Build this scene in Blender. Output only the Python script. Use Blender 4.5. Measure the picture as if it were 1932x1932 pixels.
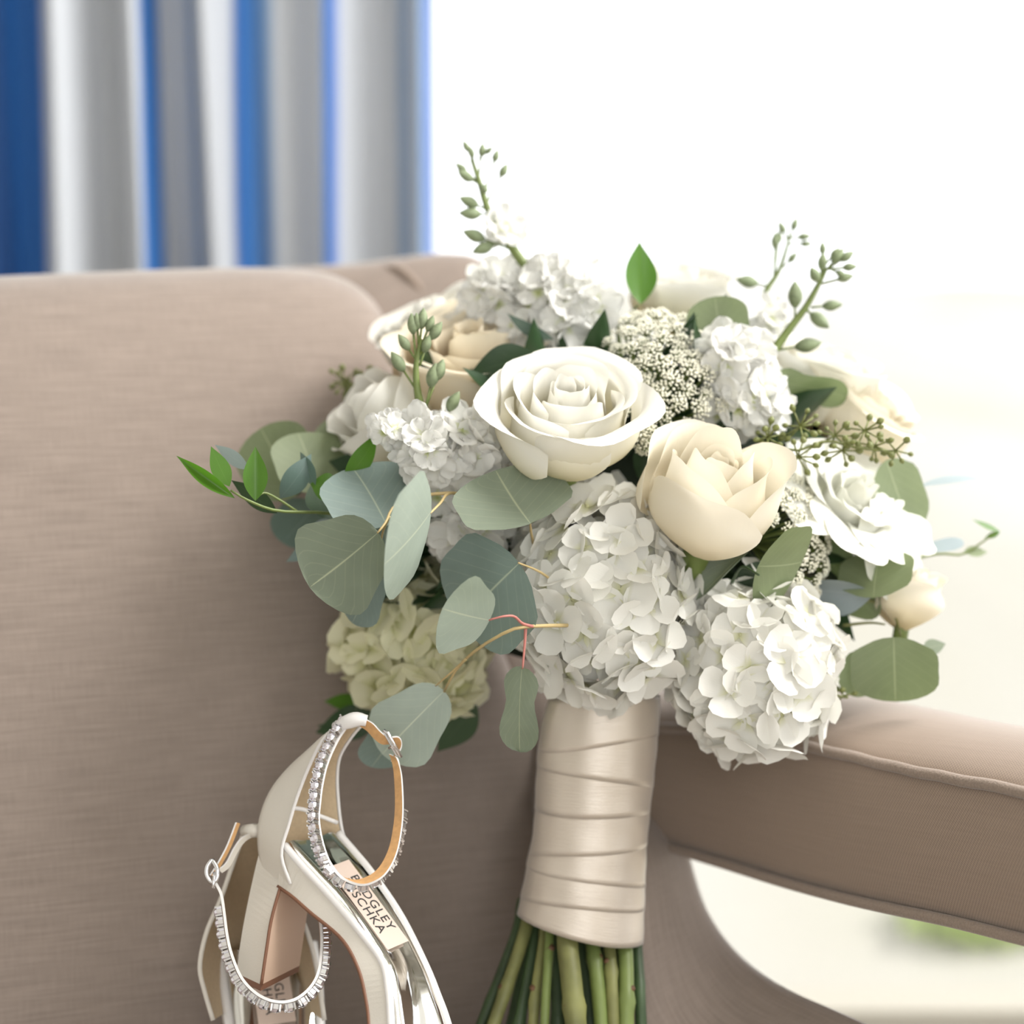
import bpy, math, random
from mathutils import Vector, Matrix, noise
random.seed(7)
PI = math.pi
for o in list(bpy.data.objects): bpy.data.objects.remove(o)
SC = bpy.context.scene
COL = SC.collection

# ------------------------------------------------------------ camera
F = 3450.0                      # focal length in pixels of the 1932 px frame
PITCH = math.radians(8.0)
CAM = Vector((0, 0, 1.02))
FWD = Vector((0, math.cos(PITCH), -math.sin(PITCH)))
UP = Vector((0, math.sin(PITCH), math.cos(PITCH)))
RGT = Vector((1, 0, 0))
cd = bpy.data.cameras.new('camera'); cam = bpy.data.objects.new('camera', cd); COL.objects.link(cam)
cam.location = CAM; cam.rotation_euler = (math.radians(90) - PITCH, 0, 0)
cd.sensor_width = 36; cd.lens = 36 * F / 1932; cd.clip_start = 0.05; cd.clip_end = 500
cd.dof.use_dof = True; cd.dof.focus_distance = 1.055; cd.dof.aperture_fstop = 3.0
SC.camera = cam

# ------------------------------------------------------------ light
SC.view_settings.view_transform = 'Standard'; SC.view_settings.look = 'None'
SC.view_settings.exposure = 0.27; SC.view_settings.gamma = 1.0; SC.view_settings.use_curve_mapping = False
wd = bpy.data.worlds.new('sky'); SC.world = wd; wd.use_nodes = True
wd.node_tree.nodes['Background'].inputs[0].default_value = (0.97, 0.985, 1.0, 1)
wd.node_tree.nodes['Background'].inputs[1].default_value = 1.75
sl = bpy.data.lights.new('sun', 'SUN'); sun = bpy.data.objects.new('sun', sl); COL.objects.link(sun)
sl.energy = 3.0; sl.angle = math.radians(1.0); sl.color = (1, 0.96, 0.88)
sun.rotation_euler = Vector((-0.62, -0.45, -0.95)).to_track_quat('-Z', 'Y').to_euler()
def area(name, loc, target, sx, sy, e, col):
    l = bpy.data.lights.new(name, 'AREA'); o = bpy.data.objects.new(name, l); COL.objects.link(o)
    l.shape = 'RECTANGLE'; l.size = sx; l.size_y = sy; l.energy = e; l.color = col
    o.location = loc; o.rotation_euler = (Vector(target) - Vector(loc)).to_track_quat('-Z', 'Y').to_euler()
area('added_overhead_light', (1.25, 1.05, 2.5), (0.0, 1.25, 0.85), 1.2, 1.2, 76, (1, 0.98, 0.95))  # added lamp high on the right to brighten the chair top; no window there
area('room_window_light', (.35, -1.95, 1.45), (0.1, 1.2, 0.8), 1.1, 1.8, 9, (1, 0.99, 0.97))

# ------------------------------------------------------------ helpers
def W(px, py, d):
    return CAM + FWD * d + RGT * ((px - 966) / F * d) - UP * ((py - 966) / F * d)
def V(dx, dy, dz, d):           # pixel vector at depth d (dz in metres, away positive)
    return RGT * (dx / F * d) - UP * (dy / F * d) + FWD * dz
def lerp(a, b, t): return a + (b - a) * t
def cr(pts, n):                 # Catmull-Rom through tuples / vectors
    pts = [Vector(p) for p in pts]; out = []
    P = [pts[0] * 2 - pts[1]] + pts + [pts[-1] * 2 - pts[-2]]
    m = len(pts) - 1
    for i in range(n):
        t = i / (n - 1) * m; k = min(int(t), m - 1); f = t - k
        a, b, c, e = P[k], P[k + 1], P[k + 2], P[k + 3]
        out.append(0.5 * ((2 * b) + (c - a) * f + (2 * a - 5 * b + 4 * c - e) * f * f + (3 * b - a - 3 * c + e) * f ** 3))
    return out
def me(name, verts, faces, mats, uvs=None, smooth=True, mi=None):
    m = bpy.data.meshes.new(name); m.from_pydata([tuple(v) for v in verts], [], faces)
    if not isinstance(mats, (list, tuple)): mats = [mats]
    for x in mats: m.materials.append(x)
    if uvs:
        ul = m.uv_layers.new(name='UVMap')
        for lp in m.loops: ul.data[lp.index].uv = uvs[lp.vertex_index]
    if smooth: m.polygons.foreach_set('use_smooth', [True] * len(m.polygons))
    if mi: m.polygons.foreach_set('material_index', mi)
    m.update(); return m
ROOTINV = {}
def ob(name, mesh, parent=None, mat=None):
    o = bpy.data.objects.new(name, mesh); COL.objects.link(o)
    if mat is not None: o.matrix_basis = mat
    if parent is not None:
        o.parent = parent
        if parent.name in ROOTINV: o.matrix_parent_inverse = ROOTINV[parent.name]
    return o
def thing(name, loc, label, cat, group=None):
    o = bpy.data.objects.new(name, None); COL.objects.link(o); o.location = loc; o.empty_display_size = .05
    o['label'] = label; o['category'] = cat
    if group: o['group'] = group
    ROOTINV[o.name] = Matrix.Translation(-Vector(loc)); return o
def gridfaces(nv, nu, closed=False):
    f = []
    for j in range(nv - 1):
        for i in range(nu if closed else nu - 1):
            a = j * nu + i; b = j * nu + (i + 1) % nu
            f.append((a, b, b + nu, a + nu))
    return f
def tube_data(path, rad, seg=8, base=0, cap=True):
    n = len(path); vs = []; fs = []
    ref = None
    for i, p in enumerate(path):
        t = (path[min(i + 1, n - 1)] - path[max(i - 1, 0)]).normalized()
        if ref is None:
            ref = t.orthogonal().normalized()
        ref = (ref - t * ref.dot(t)).normalized(); b = t.cross(ref)
        r = rad(i / (n - 1)) if callable(rad) else rad
        for k in range(seg):
            a = 2 * PI * k / seg; vs.append(p + (ref * math.cos(a) + b * math.sin(a)) * r)
    for j in range(n - 1):
        for k in range(seg):
            a = base + j * seg + k; b_ = base + j * seg + (k + 1) % seg
            fs.append((a, b_, b_ + seg, a + seg))
    if cap:
        fs.append(tuple(base + k for k in range(seg))[::-1]); fs.append(tuple(base + (n - 1) * seg + k for k in range(seg)))
    return vs, fs
def tubes(name, list_, mat, parent=None, seg=8):
    vs = []; fs = []
    for path, r in list_:
        v, f = tube_data(path, r, seg, len(vs)); vs += v; fs += f
    return ob(name, me(name, vs, fs, mat), parent)
def boxdata(c, x, y, z, base=0):
    vs = [c + x * i + y * j + z * k for i in (-1, 1) for j in (-1, 1) for k in (-1, 1)]
    fs = [(0, 1, 3, 2), (4, 6, 7, 5), (0, 4, 5, 1), (2, 3, 7, 6), (0, 2, 6, 4), (1, 5, 7, 3)]
    return vs, [tuple(base + q for q in f) for f in fs]

# ------------------------------------------------------------ materials
def newmat(name):
    m = bpy.data.materials.new(name); m.use_nodes = True
    return m, m.node_tree.nodes, m.node_tree.links, m.node_tree.nodes['Principled BSDF']
def plain(name, col, rough=.5, metal=0, spec=.5, sheen=0, bump=0, bscale=300, var=0):
    m, N, L, p = newmat(name)
    p.inputs['Base Color'].default_value = (*col, 1); p.inputs['Roughness'].default_value = rough
    p.inputs['Metallic'].default_value = metal; p.inputs['Specular IOR Level'].default_value = spec
    if sheen: p.inputs['Sheen Weight'].default_value = sheen
    if bump or var:
        tc = N.new('ShaderNodeTexCoord'); nz = N.new('ShaderNodeTexNoise'); nz.inputs['Scale'].default_value = bscale
        L.new(tc.outputs['Object'], nz.inputs['Vector'])
        if bump:
            b = N.new('ShaderNodeBump'); b.inputs['Strength'].default_value = bump; b.inputs['Distance'].default_value = .001
            L.new(nz.outputs['Fac'], b.inputs['Height']); L.new(b.outputs['Normal'], p.inputs['Normal'])
        if var:
            r = N.new('ShaderNodeValToRGB')
            r.color_ramp.elements[0].position = .3; r.color_ramp.elements[1].position = .7
            r.color_ramp.elements[0].color = (*[c * (1 - var) for c in col], 1); r.color_ramp.elements[1].color = (*[min(1, c * (1 + var)) for c in col], 1)
            L.new(nz.outputs['Fac'], r.inputs['Fac']); L.new(r.outputs['Color'], p.inputs['Base Color'])
    return m
def petalmat(name, base, tip, trans=.3, pos=(.05, .55), rough=.6):
    m, N, L, p = newmat(name)
    uv = N.new('ShaderNodeUVMap'); sx = N.new('ShaderNodeSeparateXYZ'); L.new(uv.outputs[0], sx.inputs[0])
    r = N.new('ShaderNodeValToRGB'); r.color_ramp.elements[0].position = pos[0]; r.color_ramp.elements[1].position = pos[1]
    r.color_ramp.elements[0].color = (*base, 1); r.color_ramp.elements[1].color = (*tip, 1)
    L.new(sx.outputs['Y'], r.inputs['Fac'])
    # fine lengthwise veins
    wv = N.new('ShaderNodeTexNoise'); mp = N.new('ShaderNodeMapping'); mp.inputs['Scale'].default_value = (26, 1.5, 1)
    L.new(uv.outputs[0], mp.inputs[0]); L.new(mp.outputs[0], wv.inputs['Vector']); wv.inputs['Scale'].default_value = 1
    b = N.new('ShaderNodeBump'); b.inputs['Strength'].default_value = .10; b.inputs['Distance'].default_value = .001
    L.new(wv.outputs['Fac'], b.inputs['Height']); L.new(b.outputs['Normal'], p.inputs['Normal'])
    L.new(r.outputs['Color'], p.inputs['Base Color']); p.inputs['Roughness'].default_value = rough; p.inputs['Specular IOR Level'].default_value = .25
    tr = N.new('ShaderNodeBsdfTranslucent'); L.new(r.outputs['Color'], tr.inputs['Color'])
    mx = N.new('ShaderNodeMixShader'); mx.inputs[0].default_value = trans
    L.new(p.outputs[0], mx.inputs[1]); L.new(tr.outputs[0], mx.inputs[2]); L.new(mx.outputs[0], N['Material Output'].inputs['Surface'])
    return m
def leafmat(name, col, vein, rough=.5, trans=.2, veinw=.014, spec=.35):
    m, N, L, p = newmat(name)
    uv = N.new('ShaderNodeUVMap'); sx = N.new('ShaderNodeSeparateXYZ'); L.new(uv.outputs[0], sx.inputs[0])
    def mth(op, a, b=None, c=None):
        n = N.new('ShaderNodeMath'); n.operation = op
        for i, x in enumerate((a, b, c)):
            if x is None: continue
            if isinstance(x, (int, float)): n.inputs[i].default_value = x
            else: L.new(x, n.inputs[i])
        return n.outputs[0]
    au = mth('ABSOLUTE', mth('SUBTRACT', sx.outputs['X'], .5))
    mid = mth('SUBTRACT', 1, mth('SMOOTH_MIN', 1, mth('DIVIDE', au, veinw), .1))
    # side veins: v - .8*|u| repeating
    sv = mth('FRACT', mth('MULTIPLY', mth('SUBTRACT', sx.outputs['Y'], mth('MULTIPLY', au, .9)), 7))
    sv = mth('ABSOLUTE', mth('SUBTRACT', sv, .5)); sv = mth('SUBTRACT', 1, mth('MINIMUM', 1, mth('DIVIDE', sv, .07)))
    vv = mth('MAXIMUM', mth('MAXIMUM', mid, 0), mth('MULTIPLY', sv, .18))
    tc = N.new('ShaderNodeTexCoord'); nz = N.new('ShaderNodeTexNoise'); nz.inputs['Scale'].default_value = 45; nz.inputs['Detail'].default_value = 4
    L.new(tc.outputs['Object'], nz.inputs['Vector'])
    oi = N.new('ShaderNodeObjectInfo')
    f = mth('ADD', mth('MULTIPLY', nz.outputs['Fac'], .7), mth('MULTIPLY', oi.outputs['Random'], .3))
    r = N.new('ShaderNodeValToRGB'); r.color_ramp.elements[0].position = .25; r.color_ramp.elements[1].position = .75
    r.color_ramp.elements[0].color = (*[c * .82 for c in col], 1); r.color_ramp.elements[1].color = (*[c * 1.16 for c in col], 1)
    L.new(f, r.inputs['Fac'])
    mc = N.new('ShaderNodeMix'); mc.data_type = 'RGBA'; L.new(vv, mc.inputs[0]); L.new(r.outputs[0], mc.inputs[6]); mc.inputs[7].default_value = (*vein, 1)
    L.new(mc.outputs[2], p.inputs['Base Color']); p.inputs['Roughness'].default_value = rough; p.inputs['Specular IOR Level'].default_value = spec
    tr = N.new('ShaderNodeBsdfTranslucent'); tr.inputs['Color'].default_value = (col[0] * 1.4, col[1] * 1.6, col[2] * 1.0, 1)
    mx = N.new('ShaderNodeMixShader'); mx.inputs[0].default_value = trans
    L.new(p.outputs[0], mx.inputs[1]); L.new(tr.outputs[0], mx.inputs[2]); L.new(mx.outputs[0], N['Material Output'].inputs['Surface'])
    return m
def fabric(name, col, pitch=.0011, twill=0., contrast=.20, slub=.24):
    """woven linen, UV in metres"""
    m, N, L, p = newmat(name)
    uv = N.new('ShaderNodeUVMap'); sx = N.new('ShaderNodeSeparateXYZ'); L.new(uv.outputs[0], sx.inputs[0])
    def mth(op, a, b=None):
        n = N.new('ShaderNodeMath'); n.operation = op
        for i, x in enumerate((a, b)):
            if x is None: continue
            if isinstance(x, (int, float)): n.inputs[i].default_value = x
            else: L.new(x, n.inputs[i])
        return n.outputs[0]
    k = 2 * PI / pitch
    a = mth('SINE', mth('MULTIPLY', mth('ADD', sx.outputs['X'], mth('MULTIPLY', sx.outputs['Y'], twill)), k))
    b = mth('SINE', mth('MULTIPLY', sx.outputs['Y'], k))
    wv = mth('MULTIPLY', a, b)
    def streak(sxx, syy):
        mp = N.new('ShaderNodeMapping'); mp.inputs['Scale'].default_value = (sxx, syy, 1); nz = N.new('ShaderNodeTexNoise')
        nz.inputs['Scale'].default_value = 1; nz.inputs['Detail'].default_value = 3
        L.new(uv.outputs[0], mp.inputs[0]); L.new(mp.outputs[0], nz.inputs['Vector']); return nz.outputs['Fac']
    s1 = streak(22, 520); s2 = streak(700, 60)
    h = mth('ADD', mth('MULTIPLY', wv, contrast * .5), mth('MULTIPLY', mth('SUBTRACT', s1, .5), slub * 2))
    h = mth('ADD', h, mth('MULTIPLY', mth('SUBTRACT', s2, .5), slub * 1.0))
    hc = mth('ADD', h, .5)
    r = N.new('ShaderNodeValToRGB'); r.color_ramp.elements[0].position = .2; r.color_ramp.elements[1].position = .8
    r.color_ramp.elements[0].color = (*[c * .62 for c in col], 1); r.color_ramp.elements[1].color = (*[min(1, c * 1.32) for c in col], 1)
    L.new(hc, r.inputs['Fac']); L.new(r.outputs[0], p.inputs['Base Color'])
    bp = N.new('ShaderNodeBump'); bp.inputs['Strength'].default_value = .25; bp.inputs['Distance'].default_value = .0006
    L.new(hc, bp.inputs['Height']); L.new(bp.outputs[0], p.inputs['Normal'])
    p.inputs['Roughness'].default_value = .85; p.inputs['Specular IOR Level'].default_value = .15
    p.inputs['Sheen Weight'].default_value = .6; p.inputs['Sheen Roughness'].default_value = .4
    return m
M = {}
M['linen'] = fabric('beige_linen', (.288, .234, .200), .0012)
M['arm_linen'] = fabric('beige_linen_arm', (.30, .228, .178), .0021, .5, .34, .08)
M['piping'] = plain('beige_piping', (.29, .226, .182), .85, spec=.15, sheen=.3, bump=.6, bscale=900, var=.12)
M['wood'] = plain('dark_wood_leg', (.09, .05, .03), .4)
M['rose_white'] = petalmat('white_rose_petal', (.82, .74, .44), (.90, .885, .82), .30, (.1, .8))
M['rose_cream'] = petalmat('cream_rose_petal', (.82, .71, .46), (.90, .85, .73), .28, (.05, .75))
M['rose_peach'] = petalmat('peach_rose_petal', (.78, .58, .32), (.88, .80, .64), .28, (.1, .9))
M['hyd'] = petalmat('white_hydrangea_petal', (.68, .68, .40), (.91, .90, .85), .28, (.0, .35))
M['hyd_green'] = petalmat('greenish_hydrangea_petal', (.55, .56, .22), (.84, .82, .60), .28, (.0, .6))
M['stock'] = petalmat('white_stock_petal', (.60, .66, .25), (.90, .895, .86), .32, (.0, .35))
M['ruffle'] = petalmat('white_ruffled_petal', (.74, .77, .48), (.89, .89, .82), .32, (.0, .5))
M['core_pale'] = plain('pale_green_core', (.45, .46, .22), .7)
M['eu_blue'] = leafmat('eucalyptus_leaf_blue', (.195, .255, .235), (.42, .47, .36), .55, .12)
M['eu_grey'] = leafmat('eucalyptus_leaf_grey', (.19, .225, .165), (.42, .45, .30), .55, .12)
M['eu_pale'] = leafmat('eucalyptus_leaf_pale', (.37, .43, .375), (.60, .64, .50), .55, .14)
M['eu_green'] = leafmat('eucalyptus_leaf_green', (.205, .245, .14), (.38, .42, .27), .5, .2)
M['eu_ice'] = leafmat('eucalyptus_leaf_ice', (.31, .37, .40), (.42, .48, .48), .5, .1)
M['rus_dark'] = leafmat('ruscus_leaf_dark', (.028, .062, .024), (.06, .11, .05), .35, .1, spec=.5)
M['rus'] = leafmat('ruscus_leaf', (.085, .20, .022), (.14, .27, .05), .35, .3, spec=.5)
M['rus_sage'] = leafmat('ruscus_leaf_sage', (.11, .17, .15), (.2, .27, .23), .35, .1, spec=.6)
M['stem_green'] = plain('fresh_green_stem', (.165, .215, .06), .45, var=.2, bscale=40)
M['stem_dark'] = plain('dark_green_stem', (.045, .08, .03), .45, var=.3, bscale=40)
M['stem_olive'] = plain('olive_stem', (.20, .205, .07), .5, var=.3, bscale=50)
M['stem_brown'] = plain('brown_node', (.13, .065, .03), .6, var=.4, bscale=300)
M['twig'] = plain('tan_twig', (.50, .38, .18), .5, var=.15, bscale=60)
M['twig_red'] = plain('red_twig', (.50, .18, .15), .5, var=.15, bscale=60)
M['bud'] = plain('sage_bud', (.22, .27, .15), .6, var=.25, bscale=250)
M['seed'] = plain('eucalyptus_seed', (.17, .19, .055), .5, var=.25, bscale=400)
M['lace_dot'] = plain('lace_floret', (.88, .86, .72), .7)
M['core'] = plain('gap_shade_dark', (.012, .022, .010), .8, bump=.5, bscale=80)  # near-black green paints the shade between the blooms
M['crystal_metal'] = plain('silver_setting', (.78, .77, .78), .18, 1)
M['mirror'] = plain('mirror_silver_insole', (.86, .86, .84), .06, 1, bump=.05, bscale=35)
M['leather'] = plain('ivory_leather', (.66, .62, .55), .38, bump=.08, bscale=900)
M['white_edge'] = plain('white_leather_edge', (.80, .78, .76), .4)
M['lining'] = plain('tan_suede_lining', (.56, .44, .29), .8, var=.06, bscale=500)
M['tan'] = plain('caramel_leather', (.58, .33, .14), .55, var=.1, bscale=300)
M['nude'] = plain('nude_leather', (.60, .43, .32), .5)
M['edge_brown'] = plain('brown_sole_edge', (.20, .09, .05), .5)
M['label_pink'] = plain('blush_label', (.72, .58, .49), .5)
M['ink'] = plain('black_ink', (.02, .02, .02), .6)
def gem():
    m, N, L, p = newmat('crystal_stone')
    p.inputs['Base Color'].default_value = (.80, .77, .84, 1); p.inputs['Roughness'].default_value = .04; p.inputs['Metallic'].default_value = .9
    p.inputs['Coat Weight'].default_value = 1; return m
M['gem'] = gem()
def satin():
    m, N, L, p = newmat('ivory_satin_ribbon')
    uv = N.new('ShaderNodeUVMap'); nz = N.new('ShaderNodeTexNoise'); mp = N.new('ShaderNodeMapping'); mp.inputs['Scale'].default_value = (14, 70, 1)
    L.new(uv.outputs[0], mp.inputs[0]); L.new(mp.outputs[0], nz.inputs['Vector']); nz.inputs['Scale'].default_value = 1; nz.inputs['Detail'].default_value = 3
    b = N.new('ShaderNodeBump'); b.inputs['Strength'].default_value = .22; b.inputs['Distance'].default_value = .002
    L.new(nz.outputs['Fac'], b.inputs['Height']); L.new(b.outputs[0], p.inputs['Normal'])
    p.inputs['Base Color'].default_value = (.66, .58, .49, 1); p.inputs['Roughness'].default_value = .33; p.inputs['Metallic'].default_value = .42; p.inputs['Specular IOR Level'].default_value = .9
    p.inputs['Sheen Weight'].default_value = .3; p.inputs['Coat Weight'].default_value = .5; p.inputs['Coat Roughness'].default_value = .28
    return m
M['satin'] = satin()

# ------------------------------------------------------------ the setting
def struct(name, mesh, parent=None, label=None):
    o = ob(name, mesh, parent)
    if parent is None: o['kind'] = 'structure'
    if label: o['label'] = label
    return o
def boxmesh(name, x0, x1, y0, y1, z0, z1, mat):
    c = Vector(((x0 + x1) / 2, (y0 + y1) / 2, (z0 + z1) / 2))
    v, f = boxdata(c, Vector(((x1 - x0) / 2, 0, 0)), Vector((0, (y1 - y0) / 2, 0)), Vector((0, 0, (z1 - z0) / 2)))
    return me(name, v, f, mat, smooth=False)
M['wall'] = plain('white_wall', (.78, .77, .74), .8)
M['floor'] = plain('pale_oak_floor', (.38, .34, .27), .5, var=.12, bscale=6)
M['stone'] = plain('cream_stone_sill', (.33, .31, .265), .8)
YB = 2.22
struct('floor', boxmesh('floor', -2.6, 3.2, -3.0, YB + .15, -.1, 0, M['floor']))
struct('ceiling', boxmesh('ceiling', -2.6, 3.2, -3.0, YB + .5, 2.7, 2.8, M['wall']))
struct('wall_left', boxmesh('wall_left', -2.7, -2.6, -3.0, YB + .15, 0, 2.7, M['wall']))
# unseen front wall added to cut frontal light, gap left for the ribbon's highlight
wf = struct('wall_front', boxmesh('wall_front', 1.1, 3.2, -2.1, -2.0, 0, 2.7, M['wall']))
struct('wall_panel', boxmesh('wall_panel', -2.6, -.5, -2.1, -2.0, 0, 2.7, M['wall']), wf)
# back wall with its window opening from x=-.45 to 2.9, z .25 to 2.4
wb = struct('wall_back', boxmesh('wall_back', -2.6, -.45, YB, YB + .15, 0, 2.7, M['wall']))
struct('wall_pier', boxmesh('wall_pier', 2.9, 3.2, YB, YB + .15, 0, 2.7, M['wall']), wb)
struct('wall_sill', boxmesh('wall_sill', -.45, 2.9, YB, YB + .15, -.1, .02, M['stone']), wb)
struct('wall_header', boxmesh('wall_header', -.45, 2.9, YB, YB + .15, 2.4, 2.7, M['wall']), wb)
def glass():
    m, N, L, p = newmat('window_glass')
    t = N.new('ShaderNodeBsdfTransparent'); g = N.new('ShaderNodeBsdfGlossy'); g.inputs['Roughness'].default_value = .02
    mx = N.new('ShaderNodeMixShader'); mx.inputs[0].default_value = .05
    L.new(t.outputs[0], mx.inputs[1]); L.new(g.outputs[0], mx.inputs[2]); L.new(mx.outputs[0], N['Material Output'].inputs['Surface']); return m
M['glass'] = glass()
def frame():
    v = []; f = []
    for (x0, x1, z0, z1) in ((-.45, -.39, .06, 2.4), (2.84, 2.9, .06, 2.4), (-.39, 2.84, .02, .05), (-.39, 2.84, 2.34, 2.4)):
        a, b = boxdata(Vector(((x0 + x1) / 2, YB + .075, (z0 + z1) / 2)), Vector(((x1 - x0) / 2, 0, 0)), Vector((0, .04, 0)), Vector((0, 0, (z1 - z0) / 2)), len(v)); v += a; f += b
    return me('window_1', v, f, M['stone'], smooth=False)
win = struct('window_1', frame())
struct('pane', boxmesh('pane', -.39, 2.84, YB + .072, YB + .078, .05, 2.34, M['glass']), win)
def groundmat():
    m, N, L, p = newmat('sunlit_sandy_lawn')
    tc = N.new('ShaderNodeTexCoord'); mp = N.new('ShaderNodeMapping'); mp.inputs['Rotation'].default_value = (0, 0, -.1); mp.inputs['Scale'].default_value = (.55, .05, 1)
    nz = N.new('ShaderNodeTexNoise'); nz.inputs['Scale'].default_value = 1.0; nz.inputs['Detail'].default_value = 3
    L.new(tc.outputs['Object'], mp.inputs[0]); L.new(mp.outputs[0], nz.inputs['Vector'])
    r = N.new('ShaderNodeValToRGB'); e = r.color_ramp.elements
    e[0].position = .38; e[0].color = (.30, .285, .232, 1); e[1].position = .58; e[1].color = (.355, .350, .333, 1)
    L.new(nz.outputs['Fac'], r.inputs['Fac']); L.new(r.outputs[0], p.inputs['Base Color']); p.inputs['Roughness'].default_value = .9
    return m
gv = []; n = 40
for j in range(n):
    for i in range(n):
        x = -30 + 60 * i / (n - 1); y = YB + .15 + (j / (n - 1)) ** 2 * 90
        gv.append(Vector((x, y, -.25 + .25 * noise.noise(Vector((x * .15, y * .12, 0))) * min(1, (y - YB) / 6))))
struct('ground', me('ground', gv, gridfaces(n, n), groundmat()))

# ------------------------------------------------------------ shrubs outside
M['shrub'] = leafmat('pale_shrub_leaf', (.62, .66, .42), (.66, .69, .48), .6, .5)
def shrub(loc, r, h, label, seed):
    rnd = random.Random(seed); t = thing('garden_shrub', loc, label, 'shrub')
    v = []; f = []; uv = []
    for i in range(420):
        a = rnd.uniform(0, 2 * PI); q = rnd.random() ** .4; z = rnd.uniform(.1, 1)
        rr = r * q * math.sin(PI * (.15 + .75 * z)); c = Vector(loc) + Vector((rr * math.cos(a), rr * math.sin(a), h * z))
        n_ = Vector((rnd.uniform(-1, 1), rnd.uniform(-1, 1), rnd.uniform(-1, 1))).normalized(); x = n_.orthogonal().normalized(); y = n_.cross(x); s = .05
        b = len(v); v += [c - x * s, c - y * s * .4, c + x * s, c + y * s * .4]; uv += [(.5, 0), (0, .5), (.5, 1), (1, .5)]; f.append((b, b + 1, b + 2, b + 3))
    o = ob('foliage', me('foliage', v, f, M['shrub'], uv), t); o['kind'] = 'stuff'
    tubes('stem', [(cr([Vector(loc) + Vector((0, 0, -.05)), Vector(loc) + Vector((.05 * math.cos(k * 2), .05 * math.sin(k * 2), h * .4)), Vector(loc) + Vector((r * .5 * math.cos(k * 2), r * .5 * math.sin(k * 2), h * .8))], 8), .012) for k in range(4)], M['twig'], t)
shrub((.88, 3.35, -.3), .14, .24, 'pale green shrub outside the window, below the beige chair arm', 3)

# ------------------------------------------------------------ curtain
def curtain():
    Y = 2.06; x0, x1 = -1.05, W(822, 250, 2.06).x
    nu, nv = 260, 26; v = []; uv = []
    m, N, L, p = newmat('blue_white_striped_curtain')
    for j in range(nv):
        z = .02 + (2.5 - .02) * j / (nv - 1)
        for i in range(nu):
            s = i / (nu - 1); x = lerp(x0, x1, s); q = x - x1
            ph = q * 62 + .9 * math.sin(q * 17) + .35 * math.sin(z * 2.1 + q * 9)
            a = .034 * (.75 + .25 * math.sin(q * 23 + 1))
            xx = x + .008 * math.sin(z * 1.9 + q * 20) * (1 if s < .985 else 0)
            v.append(Vector((xx, Y + a * math.sin(ph) + .010 * math.sin(2 * ph + z), z)))
            uv.append((q, z))
    tcv = N.new('ShaderNodeUVMap'); sx = N.new('ShaderNodeSeparateXYZ'); 
    nz = N.new('ShaderNodeTexNoise'); mp = N.new('ShaderNodeMapping'); mp.inputs['Scale'].default_value = (9, 1.6, 1)
    L.new(tcv.outputs[0], mp.inputs[0]); L.new(mp.outputs[0], nz.inputs['Vector']); nz.inputs['Scale'].default_value = 1; nz.inputs['Detail'].default_value = 2
    L.new(tcv.outputs[0], sx.inputs[0])
    ad = N.new('ShaderNodeMath'); ad.operation = 'MULTIPLY_ADD'; L.new(nz.outputs['Fac'], ad.inputs[0]); ad.inputs[1].default_value = .012; L.new(sx.outputs['X'], ad.inputs[2])
    mr = N.new('ShaderNodeMapRange'); mr.inputs['From Min'].default_value = -.60 + .006; mr.inputs['From Max'].default_value = .006
    L.new(ad.outputs[0], mr.inputs['Value'])
    r = N.new('ShaderNodeValToRGB'); cr_ = r.color_ramp
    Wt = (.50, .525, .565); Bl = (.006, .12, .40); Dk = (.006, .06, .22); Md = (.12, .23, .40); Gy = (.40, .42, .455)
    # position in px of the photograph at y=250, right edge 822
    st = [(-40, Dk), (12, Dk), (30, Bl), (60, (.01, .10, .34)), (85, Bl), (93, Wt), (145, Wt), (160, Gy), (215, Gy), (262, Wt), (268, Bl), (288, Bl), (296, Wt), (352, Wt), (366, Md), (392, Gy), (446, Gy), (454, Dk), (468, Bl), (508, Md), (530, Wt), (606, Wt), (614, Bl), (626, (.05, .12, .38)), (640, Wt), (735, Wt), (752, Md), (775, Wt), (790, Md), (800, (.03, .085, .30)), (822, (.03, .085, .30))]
    wpx = (x1 - x0); 
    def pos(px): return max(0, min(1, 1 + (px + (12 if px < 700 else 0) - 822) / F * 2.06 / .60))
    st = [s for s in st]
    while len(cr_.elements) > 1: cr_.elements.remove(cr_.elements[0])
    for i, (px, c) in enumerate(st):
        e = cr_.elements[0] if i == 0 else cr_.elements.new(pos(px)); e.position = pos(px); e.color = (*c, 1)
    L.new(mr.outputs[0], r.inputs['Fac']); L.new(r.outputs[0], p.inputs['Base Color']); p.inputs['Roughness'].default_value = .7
    p.inputs['Sheen Weight'].default_value = .2
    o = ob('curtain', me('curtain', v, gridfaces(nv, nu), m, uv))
    o['label'] = 'blue and white striped curtain hanging in folds behind the chair'; o['category'] = 'curtain'
    so = o.modifiers.new('thickness', 'SOLIDIFY'); so.thickness = .002
curtain()

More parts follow.
